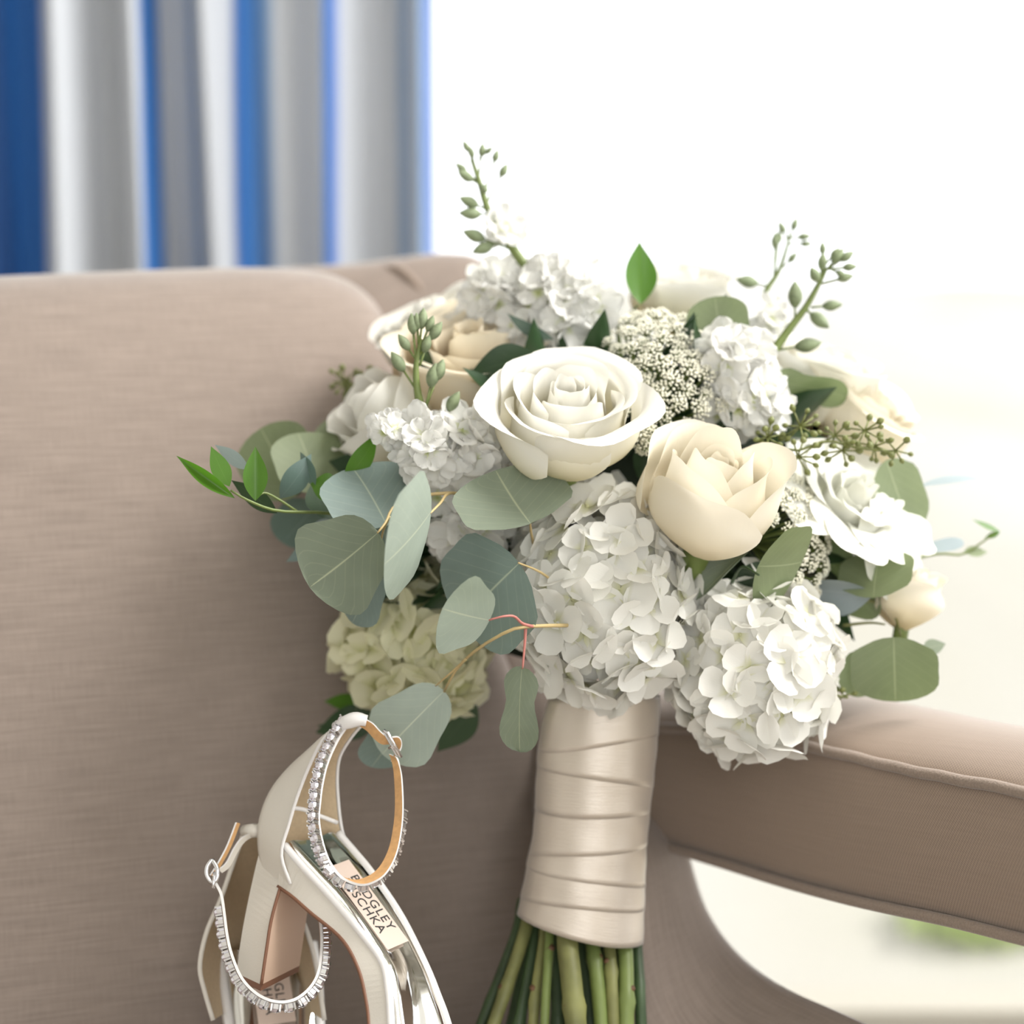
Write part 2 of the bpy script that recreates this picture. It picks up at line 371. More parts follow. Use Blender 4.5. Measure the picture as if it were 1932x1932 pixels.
# ------------------------------------------------------------ armchair
TH = math.radians(19); RC = math.radians(13)
CR_ = Vector((math.cos(TH), math.sin(TH), 0)); CB = Vector((-math.sin(TH), math.cos(TH), 0)); CF = -CB
CU = (Vector((0, 0, 1)) * math.cos(RC) + CB * math.sin(RC)).normalized()
CN = CR_.cross(CU).normalized()
if CN.y > 0: CN = -CN
O0 = W(600, 1200, 1.25)
SEATZ = .50
def onplane(px, py, off=0.):
    d = (W(px, py, 1) - CAM); o = O0 + CN * off
    t = (o - CAM).dot(CN) / d.dot(CN); return CAM + d * t
chair = thing('armchair', (O0.x, O0.y - .15, 0), 'beige linen upholstered armchair with open arms and piping', 'armchair')
def cushion():
    out = [(-420, 1300), (-420, 900), (-400, 610), (-330, 515), (-200, 490), (0, 478), (200, 469), (450, 460), (590, 464), (672, 482), (726, 525), (754, 590), (782, 720), (830, 900), (900, 1120), (1005, 1400), (1060, 1600), (1085, 1900), (1085, 2150), (1020, 2330), (600, 2380), (100, 2380), (-380, 2330), (-420, 1800)]
    P = [onplane(*p, off=-.05) for p in out]
    P = cr(P + [P[0]], 140)[:-1]
    c = onplane(330, 1350, off=-.05)
    ks = [(1, -.06), (1.0, 0), (.996, .010), (.988, .020), (.975, .029), (.955, .037), (.93, .042), (.89, .0465), (.82, .050), (.7, .0515), (.5, .0525), (.25, .053)]
    v = []; uv = []
    def bend(p):
        b = (p - O0).dot(CU); e = max(0, b - .05); return p - CN * (e * e * 1.5)
    for k, h in ks:
        for q in P:
            p = c + (q - c) * k; a, b = (p - O0).dot(CR_), (p - O0).dot(CU)
            v.append(bend(p) + CN * h); uv.append((a, b))
    n = len(P); f = gridfaces(len(ks), n, True); v.append(bend(c) + CN * .053); uv.append(((c - O0).dot(CR_), (c - O0).dot(CU)))
    last = (len(ks) - 1) * n
    for i in range(n): f.append((last + i, last + (i + 1) % n, len(v) - 1))
    f.append(tuple(range(n)))
    ob('back_cushion', me('back_cushion', v, f, M['linen'], uv), chair)
cushion()
def shell():
    # outer edge of the frame: top, down the right side behind the flowers, sweeping forward into the seat rail
    O = cr([(300, 520, 1.50), (620, 505, 1.52), (740, 492, 1.52), (840, 482, 1.52), (905, 500, 1.51), (960, 600, 1.49), (1020, 820, 1.46), (1110, 1150, 1.40), (1205, 1440, 1.34), (1262, 1615, 1.29), (1312, 1760, 1.25), (1412, 1860, 1.20), (1590, 1942, 1.13), (1850, 2060, 1.03), (2150, 2230, .93)], 90)
    I = cr([(300, 700, 1.45), (520, 690, 1.47), (620, 680, 1.47), (690, 670, 1.47), (720, 700, 1.46), (740, 800, 1.44), (800, 950, 1.42), (880, 1200, 1.37), (1000, 1450, 1.30), (1110, 1650, 1.205), (1145, 1850, 1.175), (1160, 2100, 1.15), (1150, 2300, 1.12), (1350, 2450, 1.03), (1650, 2600, .93)], 90)
    v = []; uv = []; ns = 20; s = 0; prev = None
    for o, i in zip(O, I):
        a = W(*o); b = W(*i)
        if prev is not None: s += (a - prev).length
        prev = a
        wv = (b - a); w = wv.length; wd_ = wv.normalized()
        tg = None
        n_ = CN.lerp(Vector((.62, -.30, .72)), max(0, min(1, (s - .52) / .28))).normalized()
        for k in range(ns):
            # closed cross-section: front surface from edge inwards, back surface returning
            ang = 2 * PI * k / ns; cx = math.cos(ang); sy = math.sin(ang)
            x = .5 - .5 * math.copysign(abs(cx) ** .5, cx); y = math.copysign(abs(sy) ** .6, sy)
            v.append(a + wd_ * (x * w) + n_ * (y * .028 - .012 * 0)); uv.append((s, x * w + (0.3 if sy < 0 else 0)))
    f = gridfaces(len(O), ns, True)
    f.append(tuple(range(ns))[::-1]); f.append(tuple(len(v) - ns + k for k in range(ns)))
    sh = ob('back_frame', me('back_frame', v, f, M['linen'], uv), chair)
    seam = [W(*p) + CN * .0285 for p in cr([(715, 520, 1.52), (745, 528, 1.51), (785, 575, 1.50), (815, 640, 1.49), (850, 760, 1.47)], 24)]
    tubes('piping', [(seam, .0035)], M['piping'], sh)
shell()
def arm():
    X = [1040, 1130, 1230, 1350, 1480, 1600, 1700, 1800, 1932, 2100, 2300]
    D = lambda x: 1.26 - .26 * (x - 1230) / 702 + .00000004 * (x - 1230) ** 2
    yt = [1380, 1376, 1374, 1382, 1402, 1428, 1452, 1472, 1497, 1540, 1600]
    yb = [1560, 1570, 1588, 1622, 1662, 1694, 1716, 1737, 1770, 1812, 1860]
    n = 60; T = cr([W(x, y, D(x)) for x, y in zip(X, yt)], n); B = cr([W(x, y, D(x)) for x, y in zip(X, yb)], n)
    v = []; uv = []; s = 0; sec = None; pipes_t = []; pipes_b = []
    for i in range(n):
        t = (T[min(i + 1, n - 1)] - T[max(i - 1, 0)]); t.z = 0; t.normalize()
        o = Vector((-t.y, t.x, 0));  
        if o.x < 0: o = -o
        if i: s += (T[i] - T[i - 1]).length
        h = (T[i] - B[i]); hz = h.length; hu = h.normalized()
        Wd = .118; cv = .020
        sec = []
        for k in range(9):      # near face bottom -> top
            q = k / 8; sec.append((T[i] + (B[i] - T[i]) * (1 - q) - o * (.006 * math.sin(PI * q)), q * hz))
        for k in range(1, 13):  # crown
            q = k / 12; sec.append((T[i] + o * (Wd * q) + Vector((0, 0, 1)) * (cv * math.sin(PI * min(1, q * 1.0)) ** .7), hz + Wd * q))
        for k in range(1, 7):
            q = k / 6; sec.append((T[i] + o * Wd + (B[i] - T[i]) * q + o * (.006 * math.sin(PI * q)), hz + Wd + q * hz))
        for k in range(1, 6):
            q = k / 6; sec.append((B[i] + o * (Wd * (1 - q)), hz * 2 + Wd + Wd * q))
        for p, w in sec: v.append(p); uv.append((s, w))
        pipes_t.append(T[i] - o * .001 + Vector((0, 0, .001))); pipes_b.append(B[i] - o * .0025)
    m = len(sec); f = gridfaces(n, m, True); f.append(tuple(range(m))); f.append(tuple((n - 1) * m + k for k in range(m))[::-1])
    a = ob('armrest', me('armrest', v, f, M['arm_linen'], uv), chair)
    for i in range(n):
        pipes_t[i] = pipes_t[i] + Vector((0, 0, .0003 * math.sin(i * 1.3)))
    tubes('piping', [(pipes_t, .0036)], M['piping'], a); tubes('piping', [(pipes_b, .0036)], M['piping'], a)
    # front upright of the arm (outside the picture)
    p = T[-1]; 
    tubes('arm_post', [([B[-1] + Vector((.05, .06, .01)), Vector((B[-1].x + .05, B[-1].y + .06, .38))], .028)], M['arm_linen'], chair, 12)
arm()
def seat():
    base = onplane(600, 2250); base.z = 0
    def pt(a, b, z): return Vector((base.x, base.y, 0)) + CR_ * a + CF * b + Vector((0, 0, z))
    v = []; uv = []; ring = []
    a0, a1, b0, b1, R = -.36, .30, -.02, .46, .06
    for cx, cy, st in ((a1 - R, b1 - R, 0), (a0 + R, b1 - R, 90), (a0 + R, b0 + R, 180), (a1 - R, b0 + R, 270)):
        for k in range(8):
            an = math.radians(st + 90 * k / 7); ring.append((cx + R * math.cos(an), cy + R * math.sin(an)))
    mx, my = (a0 + a1) / 2, (b0 + b1) / 2
    lv = [(1, .34), (1, .46), (.985, .478), (.96, .488), (.92, .494), (.8, .498), (.5, .5), (.2, .5)]
    for k, z in lv:
        for x, y in ring: q = (mx + (x - mx) * k, my + (y - my) * k); v.append(pt(q[0], q[1], z)); uv.append((q[0], q[1] + z))
    n = len(ring); f = gridfaces(len(lv), n, True); f.append(tuple(range(n))); f.append(tuple(len(v) - n + k for k in range(n))[::-1])
    ob('seat_cushion', me('seat_cushion', v, f, M['linen'], uv), chair)
    fr, ff = boxdata(pt(mx, my - .02, .30), CR_ * .35, CF * .25, Vector((0, 0, .04)))
    ob('seat_frame', me('seat_frame', fr, ff, M['linen'], [(q.x, q.z) for q in fr], smooth=False), chair)
    for a, b in ((a0 + .05, b0 + .05), (a1 - .05, b0 + .05), (a0 + .05, b1 - .06), (a1 - .05, b1 - .06)):
        tubes('leg', [([pt(a, b, .27), pt(a, b, 0)], lambda t: .026 - .010 * t)], M['wood'], chair, 12)
seat()

# ------------------------------------------------------------ bouquet
bq = thing('bouquet', W(1060, 2260, 1.11), 'bridal bouquet of white roses, hydrangeas and eucalyptus bound in ivory satin ribbon', 'bouquet')
def leafmesh(base, L, Wv, mat, kind='round', bend=.0, cup=.0, wave=.0, ph=0., N=None, nv=15, nu=9):
    Nn = L.cross(Wv).normalized()
    if Nn.dot(FWD) > 0: Nn = -Nn          # towards the camera
    ll = L.length; v = []; uv = []
    for j in range(nv):
        t = j / (nv - 1)
        if kind == 'round':
            vv = (1 - math.cos(PI * t)) / 2; w = math.sin(PI * t) ** .92 * (1 + .06 * math.sin(3 * vv * PI + ph))
            if vv < .15: w *= .9
        elif kind == 'pear':
            vv = (1 - math.cos(PI * t)) / 2; w = math.sin(PI * t) * (.92 + .16 * math.sin(2 * PI * vv + PI) + .05 * math.sin(9 * vv + ph))
        elif kind == 'peanut':
            vv = (1 - math.cos(PI * t)) / 2; w = math.sin(PI * t) ** .7 * (.86 - .22 * math.sin(PI * (vv * 1.1 + .1)) ** 6 + .12 * math.sin(vv * 9 + ph))
        else:
            vv = t; w = max(.012, math.sin(PI * min(1, vv ** .85)) ** 1.05)
        for i in range(nu):
            u = -1 + 2 * i / (nu - 1)
            off = bend * ll * (4 * vv * (1 - vv)) + cup * ll * (abs(u * w) ** 1.6) + wave * ll * math.sin(5 * vv + 2.2 * u + ph) * abs(u) * .6
            v.append(base + L * vv + Wv * (u * w) + Nn * off); uv.append(((u + 1) / 2, vv))
    return me('leaf', v, gridfaces(nv, nu), mat, uv)
def leaf(parent, base, L, Wv, mat, kind='round', Lz=None, Wz=None, sg=1, name='leaf', **kw):
    x, y, d = base
    dot = L[0] * Wv[0] + L[1] * Wv[1]
    if Lz is None and Wz is None:
        k = max(1e-3, math.sqrt(abs(dot))); Lz = k * sg; Wz = -dot / Lz
    elif Wz is None: Wz = -dot / Lz if abs(Lz) > 1 else 0
    elif Lz is None: Lz = -dot / Wz if abs(Wz) > 1 else 0
    s = d / F
    return ob(name, leafmesh(W(x, y, d), V(L[0], L[1], Lz * s, d), V(Wv[0], Wv[1], Wz * s, d), M[mat], kind, **kw), parent)
def path(pts, n=14): return [W(*p) for p in cr(pts, n)]
def sprig(name, stems, mat, seg=7):
    return tubes(name, [(path(p), (lambda t, r=r: r * (1 - .45 * t))) for p, r in stems], M[mat], bq, seg)

# near-black core standing in for shade in the gaps, with dark filler leaves
def gap_shade_core():
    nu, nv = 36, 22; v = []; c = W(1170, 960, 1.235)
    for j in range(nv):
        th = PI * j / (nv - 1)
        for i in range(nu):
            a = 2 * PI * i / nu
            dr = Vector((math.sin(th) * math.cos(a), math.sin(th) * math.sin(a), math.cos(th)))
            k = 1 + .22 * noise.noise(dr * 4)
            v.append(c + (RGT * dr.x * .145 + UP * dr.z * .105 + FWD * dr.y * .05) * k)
    core = ob('gap_shade_core', me('gap_shade_core', v, gridfaces(nv, nu, True), M['core']), bq)
    rnd = random.Random(11)
    meshes = []
    for k in range(4):
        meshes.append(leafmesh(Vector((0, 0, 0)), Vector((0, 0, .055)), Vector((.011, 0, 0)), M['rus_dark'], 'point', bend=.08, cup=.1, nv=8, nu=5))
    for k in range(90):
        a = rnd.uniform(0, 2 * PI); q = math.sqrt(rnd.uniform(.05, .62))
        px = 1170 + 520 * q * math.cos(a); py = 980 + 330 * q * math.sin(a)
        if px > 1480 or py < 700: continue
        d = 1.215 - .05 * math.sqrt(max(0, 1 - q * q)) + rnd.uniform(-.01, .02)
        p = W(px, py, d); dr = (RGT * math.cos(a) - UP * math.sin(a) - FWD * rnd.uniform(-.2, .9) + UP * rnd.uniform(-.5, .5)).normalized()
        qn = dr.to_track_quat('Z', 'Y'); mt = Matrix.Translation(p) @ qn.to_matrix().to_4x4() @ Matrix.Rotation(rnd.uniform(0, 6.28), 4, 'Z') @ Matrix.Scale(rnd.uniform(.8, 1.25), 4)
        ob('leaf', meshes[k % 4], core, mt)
gap_shade_core()

# ---------------- roses
def petal(R, H, phi, w, open_, curl, spiral, ruf, ph, tipdrop=.3, nu=19, nv=15, pinch=0.):
    v = []; uv = []
    for j in range(nv):
        vv = j / (nv - 1)
        for i in range(nu):
            u = -1 + 2 * i / (nu - 1)
            s = vv * (1 - tipdrop * abs(u) ** 2.4)
            if s < .55: r = R * math.sin(PI / 2 * s / .55) ** .75
            else: r = R * (1 + open_ * ((s - .55) / .45))
            c = max(0, (s - .76) / .24); z = H * (s ** .95)
            r += curl * R * c * c * (1 + .5 * abs(u)); z -= curl * H * .35 * c ** 2.2
            r += R * spiral * u * .5
            rf = ruf * (math.sin(4.3 * u + ph) + .6 * math.sin(9.1 * u + 2 * ph)) * c
            r += rf * R; z += rf * H * .5
            nn = noise.noise(Vector((u * 1.6 + ph * 3, vv * 2.2, ph))); r += R * .07 * nn * min(1, s * 2); z += H * .035 * noise.noise(Vector((u * 2.4 - ph, 7.3 + ph, vv))) * s
            z += pinch * H * c * max(0, 1 - abs(u) * 2.5)
            an = phi + u * w * (.35 + .65 * min(1, s * 2.2))
            v.append(Vector((r * math.cos(an), r * math.sin(an), z))); uv.append(((u + 1) / 2, vv))
    return v, uv, gridfaces(nv, nu)
def frame_m(c, ax, roll=0, sc=1):
    x, y, z = ax; d = (RGT * x - UP * y + FWD * z).normalized()
    z_ = d; ref = UP if abs(d.dot(UP)) < .95 else RGT
    x_ = ref.cross(z_).normalized(); y_ = z_.cross(x_)
    m = Matrix((x_, y_, z_)).transposed().to_4x4()
    return Matrix.Translation(c) @ m @ Matrix.Rotation(roll, 4, 'Z') @ Matrix.Scale(sc, 4)
def rose(c, ax, sc, mat, layers, roll=0, seed=1, name='rose', core_r=.007):
    rnd = random.Random(seed)
    # tight rolled centre is the flower's own mesh
    vs = []; us = []; fs = []
    for k in range(3):
        v, u, f = petal(core_r * (1 + .35 * k), .060 - .001 * k, k * 2.2, 1.9, -.35, .1, .25, .02, k, .12)
        b = len(vs); vs += v; us += u; fs += [tuple(q + b for q in x) for x in f]
    # calyx
    tv, tf = tube_data([Vector((0, 0, -.022)), Vector((0, 0, -.008)), Vector((0, 0, 0)), Vector((0, 0, .006))], lambda t: (.0035 if t < .3 else .008), 10, len(vs))
    b = len(vs); vs += tv; us += [(0, 0)] * len(tv); nf = len(fs); fs += tf
    mesh = me(name, vs, fs, [M[mat], M['stem_green']], us, mi=[0] * nf + [1] * len(tf))
    o = ob(name, mesh, bq, frame_m(c, ax, roll, sc))
    for (n_, R, H, w, op, cu, sp, rf, td) in layers:
        off = rnd.uniform(0, 6.28)
        for k in range(n_):
            v, u, f = petal(R * rnd.uniform(.96, 1.04), H * rnd.uniform(.92, 1.04), off + 2 * PI * k / n_ + rnd.uniform(-.15, .15), w, op, cu * rnd.uniform(.6, 1.3), sp, rf, rnd.uniform(0, 6), td)
            ob('petal', me('petal', v, f, M[mat], u), o)
    return o
OPEN = [(3, .0120, .058, 1.35, -.30, .10, .34, .012, .15), (3, .0180, .0585, 1.30, -.22, .16, .34, .015, .18), (3, .0250, .0585, 1.28, -.14, .22, .30, .02, .22), (3, .0310, .0590, 1.25, -.10, .30, .28, .03, .26), (3, .0365, .0575, 1.30, -.04, .32, .26, .045, .28)]
BUD = [(2, .0125, .067, 1.9, -.40, .05, .40, .01, .25), (3, .0200, .069, 1.40, -.28, .08, .34, .012, .38), (3, .0280, .068, 1.35, -.16, .12, .26, .015, .44), (3, .0350, .063, 1.25, -.06, .14, .18, .015, .45)]
rose(W(1062, 885, 1.125), (.02, -.76, -.66), 1.17, 'rose_white', OPEN, 1.75, 4)
rose(W(1316, 1040, 1.115), (.14, -.80, -.58), 1.18, 'rose_cream', BUD, 1.2, 9)
rose(W(815, 850, 1.20), (-.72, -.50, -.35), 1.0, 'rose_white', BUD, 1.0, 3)
rose(W(905, 810, 1.225), (-.05, -.85, -.50), 1.35, 'rose_peach', OPEN, .3, 12)
rose(W(860, 700, 1.27), (-.45, -.75, -.3), .95, 'rose_white', OPEN, .3, 14)
rose(W(1520, 800, 1.24), (.25, -.9, -.3), .95, 'rose_white', OPEN, .9, 15)
rose(W(1560, 860, 1.23), (.5, -.75, -.4), 1.0, 'rose_cream', OPEN, .2, 16)
rose(W(1280, 640, 1.27), (.05, -.9, -.3), .9, 'rose_white', OPEN, .2, 18)
rose(W(1700, 1190, 1.17), (.12, -.9, -.15), .62, 'rose_cream', BUD, .5, 21, 'spray_rose')
RUF = [(5, .014, .050, .9, .05, .3, .25, .07, .15), (6, .022, .049, .8, .15, .4, .2, .08, .15), (7, .031, .047, .72, .2, .5, .15, .09, .18), (8, .040, .043, .66, .25, .6, .1, .09, .2)]
rose(W(1565, 990, 1.175), (.42, -.60, -.62), .80, 'ruffle', RUF, .4, 31, 'lisianthus')
rose(W(1640, 1040, 1.175), (.62, -.10, -.6), .50, 'ruffle', RUF, .4, 33, 'lisianthus')

# ---------------- hydrangeas
def floretmesh(mat, seed, size=.0165, np=4, ruff=.0, tail=True):
    rnd = random.Random(seed); vs = []; us = []; fs = []; r0 = rnd.uniform(0, 6)
    for k in range(np):
        an = r0 + 2 * PI * k / np + rnd.uniform(-.12, .12); L = size * rnd.uniform(.88, 1.1); wd_ = L * rnd.uniform(.5, .6)
        lift = rnd.uniform(.0, .45); tw = rnd.uniform(-.3, .3); ph = rnd.uniform(0, 6); nv, nu = 7, 7; b = len(vs)
        for j in range(nv):
            t = j / (nv - 1); q = (1 - math.cos(PI * t)) / 2; q = max(q, t * .4)
            w = (math.sin(PI * min(1, .06 + .94 * t)) ** .75) * (.45 + .65 * min(1, q * 1.5))
            for i in range(nu):
                u = -1 + 2 * i / (nu - 1); x = L * q; y = wd_ * w * u
                z = lift * L * q * q + .10 * L * (abs(u) ** 2) * w + tw * y * q + ruff * L * math.sin(5 * u + ph) * q
                vs.append(Vector((x * math.cos(an) - y * math.sin(an), x * math.sin(an) + y * math.cos(an), z + .0006 * (k % 2)))); us.append(((u + 1) / 2, q))
        fs += [tuple(b + q for q in f) for f in gridfaces(nv, nu)]
    b = len(vs)   # small centre bead
    for j, z in enumerate((-.0008, .0012)):
        for k in range(6): vs.append(Vector((.0011 * math.cos(k * PI / 3), .0011 * math.sin(k * PI / 3), z))); us.append((0, .02))
    fs += [(b + k, b + (k + 1) % 6, b + 6 + (k + 1) % 6, b + 6 + k) for k in range(6)] + [tuple(b + 6 + k for k in range(6))]
    return me('floret', vs, fs, mat, us)
def hydrangea(c, rx, ry, rz, mat, n, seed, size=.0185, view=(0, 0, -1)):
    rnd = random.Random(seed); d = (c - CAM).dot(FWD)
    nu, nv = 20, 12; v = []
    for j in range(nv):
        th = PI * j / (nv - 1)
        for i in range(nu):
            a = 2 * PI * i / nu; k = .80
            v.append(c + (RGT * (rx * math.sin(th) * math.cos(a)) + UP * (ry * math.cos(th)) + FWD * (rz * math.sin(th) * math.sin(a))) * k)
    o = ob('hydrangea', me('hydrangea', v, gridfaces(nv, nu, True), M['core_pale']), bq)
    ms = [floretmesh(M[mat], seed * 10 + k, size) for k in range(6)]
    g = PI * (3 - math.sqrt(5))
    for k in range(n):
        y = 1 - 2 * (k + .5) / n; r = math.sqrt(1 - y * y); a = g * k
        dr = Vector((r * math.cos(a), y, r * math.sin(a)))     # x right, y up, z away
        if dr.z > .35: continue
        s = rnd.uniform(.90, 1.06)
        p = c + (RGT * dr.x * rx + UP * dr.y * ry + FWD * dr.z * rz) * s
        nrm = (RGT * dr.x / rx + UP * dr.y / ry + FWD * dr.z / rz).normalized()
        nrm = (nrm + Vector((rnd.uniform(-1, 1), rnd.uniform(-1, 1), rnd.uniform(-1, 1))) * .38).normalized()
        mt = Matrix.Translation(p) @ nrm.to_track_quat('Z', 'Y').to_matrix().to_4x4() @ Matrix.Rotation(rnd.uniform(0, 6.28), 4, 'Z') @ Matrix.Scale(rnd.uniform(.85, 1.2), 4)
        ob('floret', ms[k % 6], o, mt)
hydrangea(W(1140, 1125, 1.125), .050, .060, .048, 'hyd', 125, 1)
hydrangea(W(1425, 1258, 1.13), .047, .049, .045, 'hyd', 105, 2)
hydrangea(W(785, 1215, 1.195), .043, .045, .038, 'hyd_green', 95, 3)
hydrangea(W(1070, 1000, 1.175), .035, .030, .03, 'hyd', 60, 5)

# ---------------- stock spikes (white florets, green tips with buds)
STK = [floretmesh(M['stock'], 70 + k, .0165, 5, .14) for k in range(5)]
def budmesh(seed):
    v = []; nu, nv = 8, 8
    for j in range(nv):
        t = j / (nv - 1); r = .0032 * math.sin(PI * (.06 + .92 * t)) ** .8 * (1.15 - .4 * t)
        for i in range(nu):
            a = 2 * PI * i / nu; v.append(Vector((r * math.cos(a), r * math.sin(a), .0115 * t)))
    return me('bud', v, gridfaces(nv, nu, True) + [tuple(range(nu))[::-1], tuple((nv - 1) * nu + k for k in range(nu))], M['bud'])
BUDM = budmesh(1)
def stock(stem, r0, buds, florets, seed, sz=1.0):
    rnd = random.Random(seed); st = [(path(stem, 18), lambda t: r0 * (1 - .7 * t))]
    ax = []
    for (bx, by, tx, ty, s, bd) in buds:      # base px, tip px, scale, depth
        st.append(([W(bx, by, bd), W(tx, ty, bd)], .0007))
    o = tubes('stock_stem', st, M['stem_green'], bq, 8)
    for (bx, by, tx, ty, s, bd) in buds:
        a = W(bx, by, bd); b = W(tx, ty, bd - .002); dr = (b - a).normalized()
        ob('bud', BUDM, o, Matrix.Translation(b) @ dr.to_track_quat('Z', 'Y').to_matrix().to_4x4() @ Matrix.Scale(s, 4))
    for k, (x, y, d, dx, dy, s) in enumerate(florets):
        n_ = (RGT * dx - UP * dy - FWD * 1.0 + Vector((rnd.uniform(-.3, .3),) * 3)).normalized()
        ob('floret', STK[k % 5], o, Matrix.Translation(W(x, y, d)) @ n_.to_track_quat('Z', 'Y').to_matrix().to_4x4() @ Matrix.Rotation(rnd.uniform(0, 6), 4, 'Z') @ Matrix.Scale(s * sz, 4))
D1 = 1.20
def fl(cx, cy, rx, ry, n, d, seed, s=1.0):
    rnd = random.Random(seed); out = []
    for k in range(n):
        q = math.sqrt((k + .5) / n); a = k * 2.4; x = q * math.cos(a); y = q * math.sin(a)
        out.append((cx + rx * x, cy + ry * y, d - .02 * math.sqrt(1 - q * q) + rnd.uniform(-.004, .004), x * 1.2, y * 1.2, s * rnd.uniform(.8, 1.15)))
    return out
stock([(1040, 580, D1), (1010, 530, D1), (965, 465, D1), (925, 405, D1), (905, 345, D1), (890, 300, D1)], .0042,
      [(905, 345, 892, 298, .7, D1), (903, 335, 908, 296, .8, D1), (893, 305, 884, 286, .7, D1), (912, 370, 932, 306, .75, D1), (920, 380, 944, 334, .85, D1), (898, 340, 880, 325, .8, D1), (906, 350, 908, 352, 1.0, D1), (900, 345, 892, 340, 1.1, D1), (925, 405, 907, 404, 1.3, D1), (918, 395, 902, 388, 1.2, D1), (962, 470, 915, 452, 1.35, D1), (950, 455, 930, 462, 1.3, D1), (903, 300, 915, 290, .6, D1)],
      fl(1060, 560, 75, 62, 13, D1, 1) + fl(955, 560, 60, 48, 10, D1 + .02, 2) + [(955, 430, D1, .5, -.5, .9), (940, 440, D1, -.2, 0, .6)] + fl(1040, 615, 90, 30, 8, D1, 13), 5)
stock([(815, 830, 1.12), (800, 790, 1.115), (788, 740, 1.11), (785, 690, 1.11), (795, 640, 1.11)], .0036,
      [(786, 690, 780, 630, 1.1, 1.11), (788, 680, 795, 620, 1.1, 1.11), (792, 670, 812, 640, 1.1, 1.11), (792, 690, 800, 665, 1.0, 1.11), (786, 680, 772, 660, 1.0, 1.11), (790, 650, 788, 622, .9, 1.11), (796, 650, 806, 625, .9, 1.11), (785, 735, 762, 700, 1.2, 1.11), (800, 780, 812, 730, 1.3, 1.11), (803, 770, 822, 718, 1.2, 1.11), (830, 800, 845, 775, 1.2, 1.11)],
      fl(735, 808, 28, 24, 5, 1.11, 3, .55) + fl(800, 850, 45, 50, 9, 1.105, 4, .85) + fl(870, 840, 50, 55, 8, 1.12, 6, 1.0) + fl(930, 890, 45, 48, 7, 1.135, 7, 1.0) + fl(885, 1000, 65, 45, 8, 1.15, 8, 1.0) + fl(850, 930, 60, 25, 5, 1.15, 18, .9), 6)
stock([(1430, 720, 1.185), (1455, 670, 1.18), (1490, 620, 1.18), (1520, 580, 1.18), (1545, 535, 1.18), (1560, 505, 1.18)], .0036,
      [(1548, 530, 1550, 510, 1.0, 1.18), (1555, 515, 1570, 496, 1.0, 1.18), (1558, 510, 1585, 492, .9, 1.18), (1560, 508, 1590, 505, .8, 1.18), (1552, 512, 1552, 480, .7, 1.18), (1548, 535, 1580, 527, .9, 1.18), (1546, 536, 1543, 530, 1.1, 1.18), (1500, 600, 1500, 580, 1.5, 1.18), (1520, 580, 1535, 600, .1, 1.18), (1521, 585, 1530, 592, 1.4, 1.18), (1530, 580, 1552, 578, 1.1, 1.18), (1470, 660, 1500, 655, 1.5, 1.18), (1556, 500, 1568, 486, .7, 1.18), (1563, 505, 1577, 512, .7, 1.18)],
      fl(1385, 680, 55, 50, 10, 1.165, 9, .95) + fl(1410, 760, 65, 55, 11, 1.16, 10, .95) + [(1455, 600, 1.21, 0, -.5, .6)], 7)
stock([(1425, 640, 1.24), (1440, 560, 1.24), (1470, 510, 1.24), (1485, 465, 1.24), (1490, 440, 1.24)], .0024,
      [(1487, 455, 1480, 440, .8, 1.24), (1488, 455, 1495, 435, .8, 1.24), (1489, 450, 1505, 448, .8, 1.24), (1488, 460, 1510, 460, .7, 1.24), (1455, 540, 1430, 535, 1.4, 1.24), (1460, 525, 1462, 470, 1.0, 1.24), (1460, 525, 1468, 460, .8, 1.24), (1478, 505, 1487, 495, .8, 1.24)],
      fl(1450, 610, 22, 30, 4, 1.23, 11, .7), 8)

# ---------------- lace flowers
def umbelletmesh(seed, R=.0078, n=34):
    rnd = random.Random(seed); vs = []; fs = []; mi = []
    oc = [Vector(p) for p in ((1, 0, 0), (0, 1, 0), (-1, 0, 0), (0, -1, 0), (0, 0, 1), (0, 0, -1))]
    of = [(0, 1, 4), (1, 2, 4), (2, 3, 4), (3, 0, 4), (1, 0, 5), (2, 1, 5), (3, 2, 5), (0, 3, 5)]
    for k in range(n):
        q = math.sqrt((k + .5) / n); a = k * 2.39996; c = Vector((R * q * math.cos(a), R * q * math.sin(a), R * .5 * (1 - q * q))) + Vector((rnd.uniform(-1, 1), rnd.uniform(-1, 1), rnd.uniform(-1, 1))) * .0006
        b = len(vs); rr = rnd.uniform(.0010, .0016); vs += [c + p * rr for p in oc]; fs += [tuple(b + i for i in f) for f in of]; mi += [0] * 8
        if k % 2 == 0:
            tv, tf = tube_data([Vector((0, 0, -R * .7)), c], 0.0004, 3, len(vs), False); vs += tv; fs += tf; mi += [1] * len(tf)
    return me('umbellet', vs, fs, [M['lace_dot'], M['stem_green']], mi=mi)
UMB = [umbelletmesh(k) for k in range(4)]
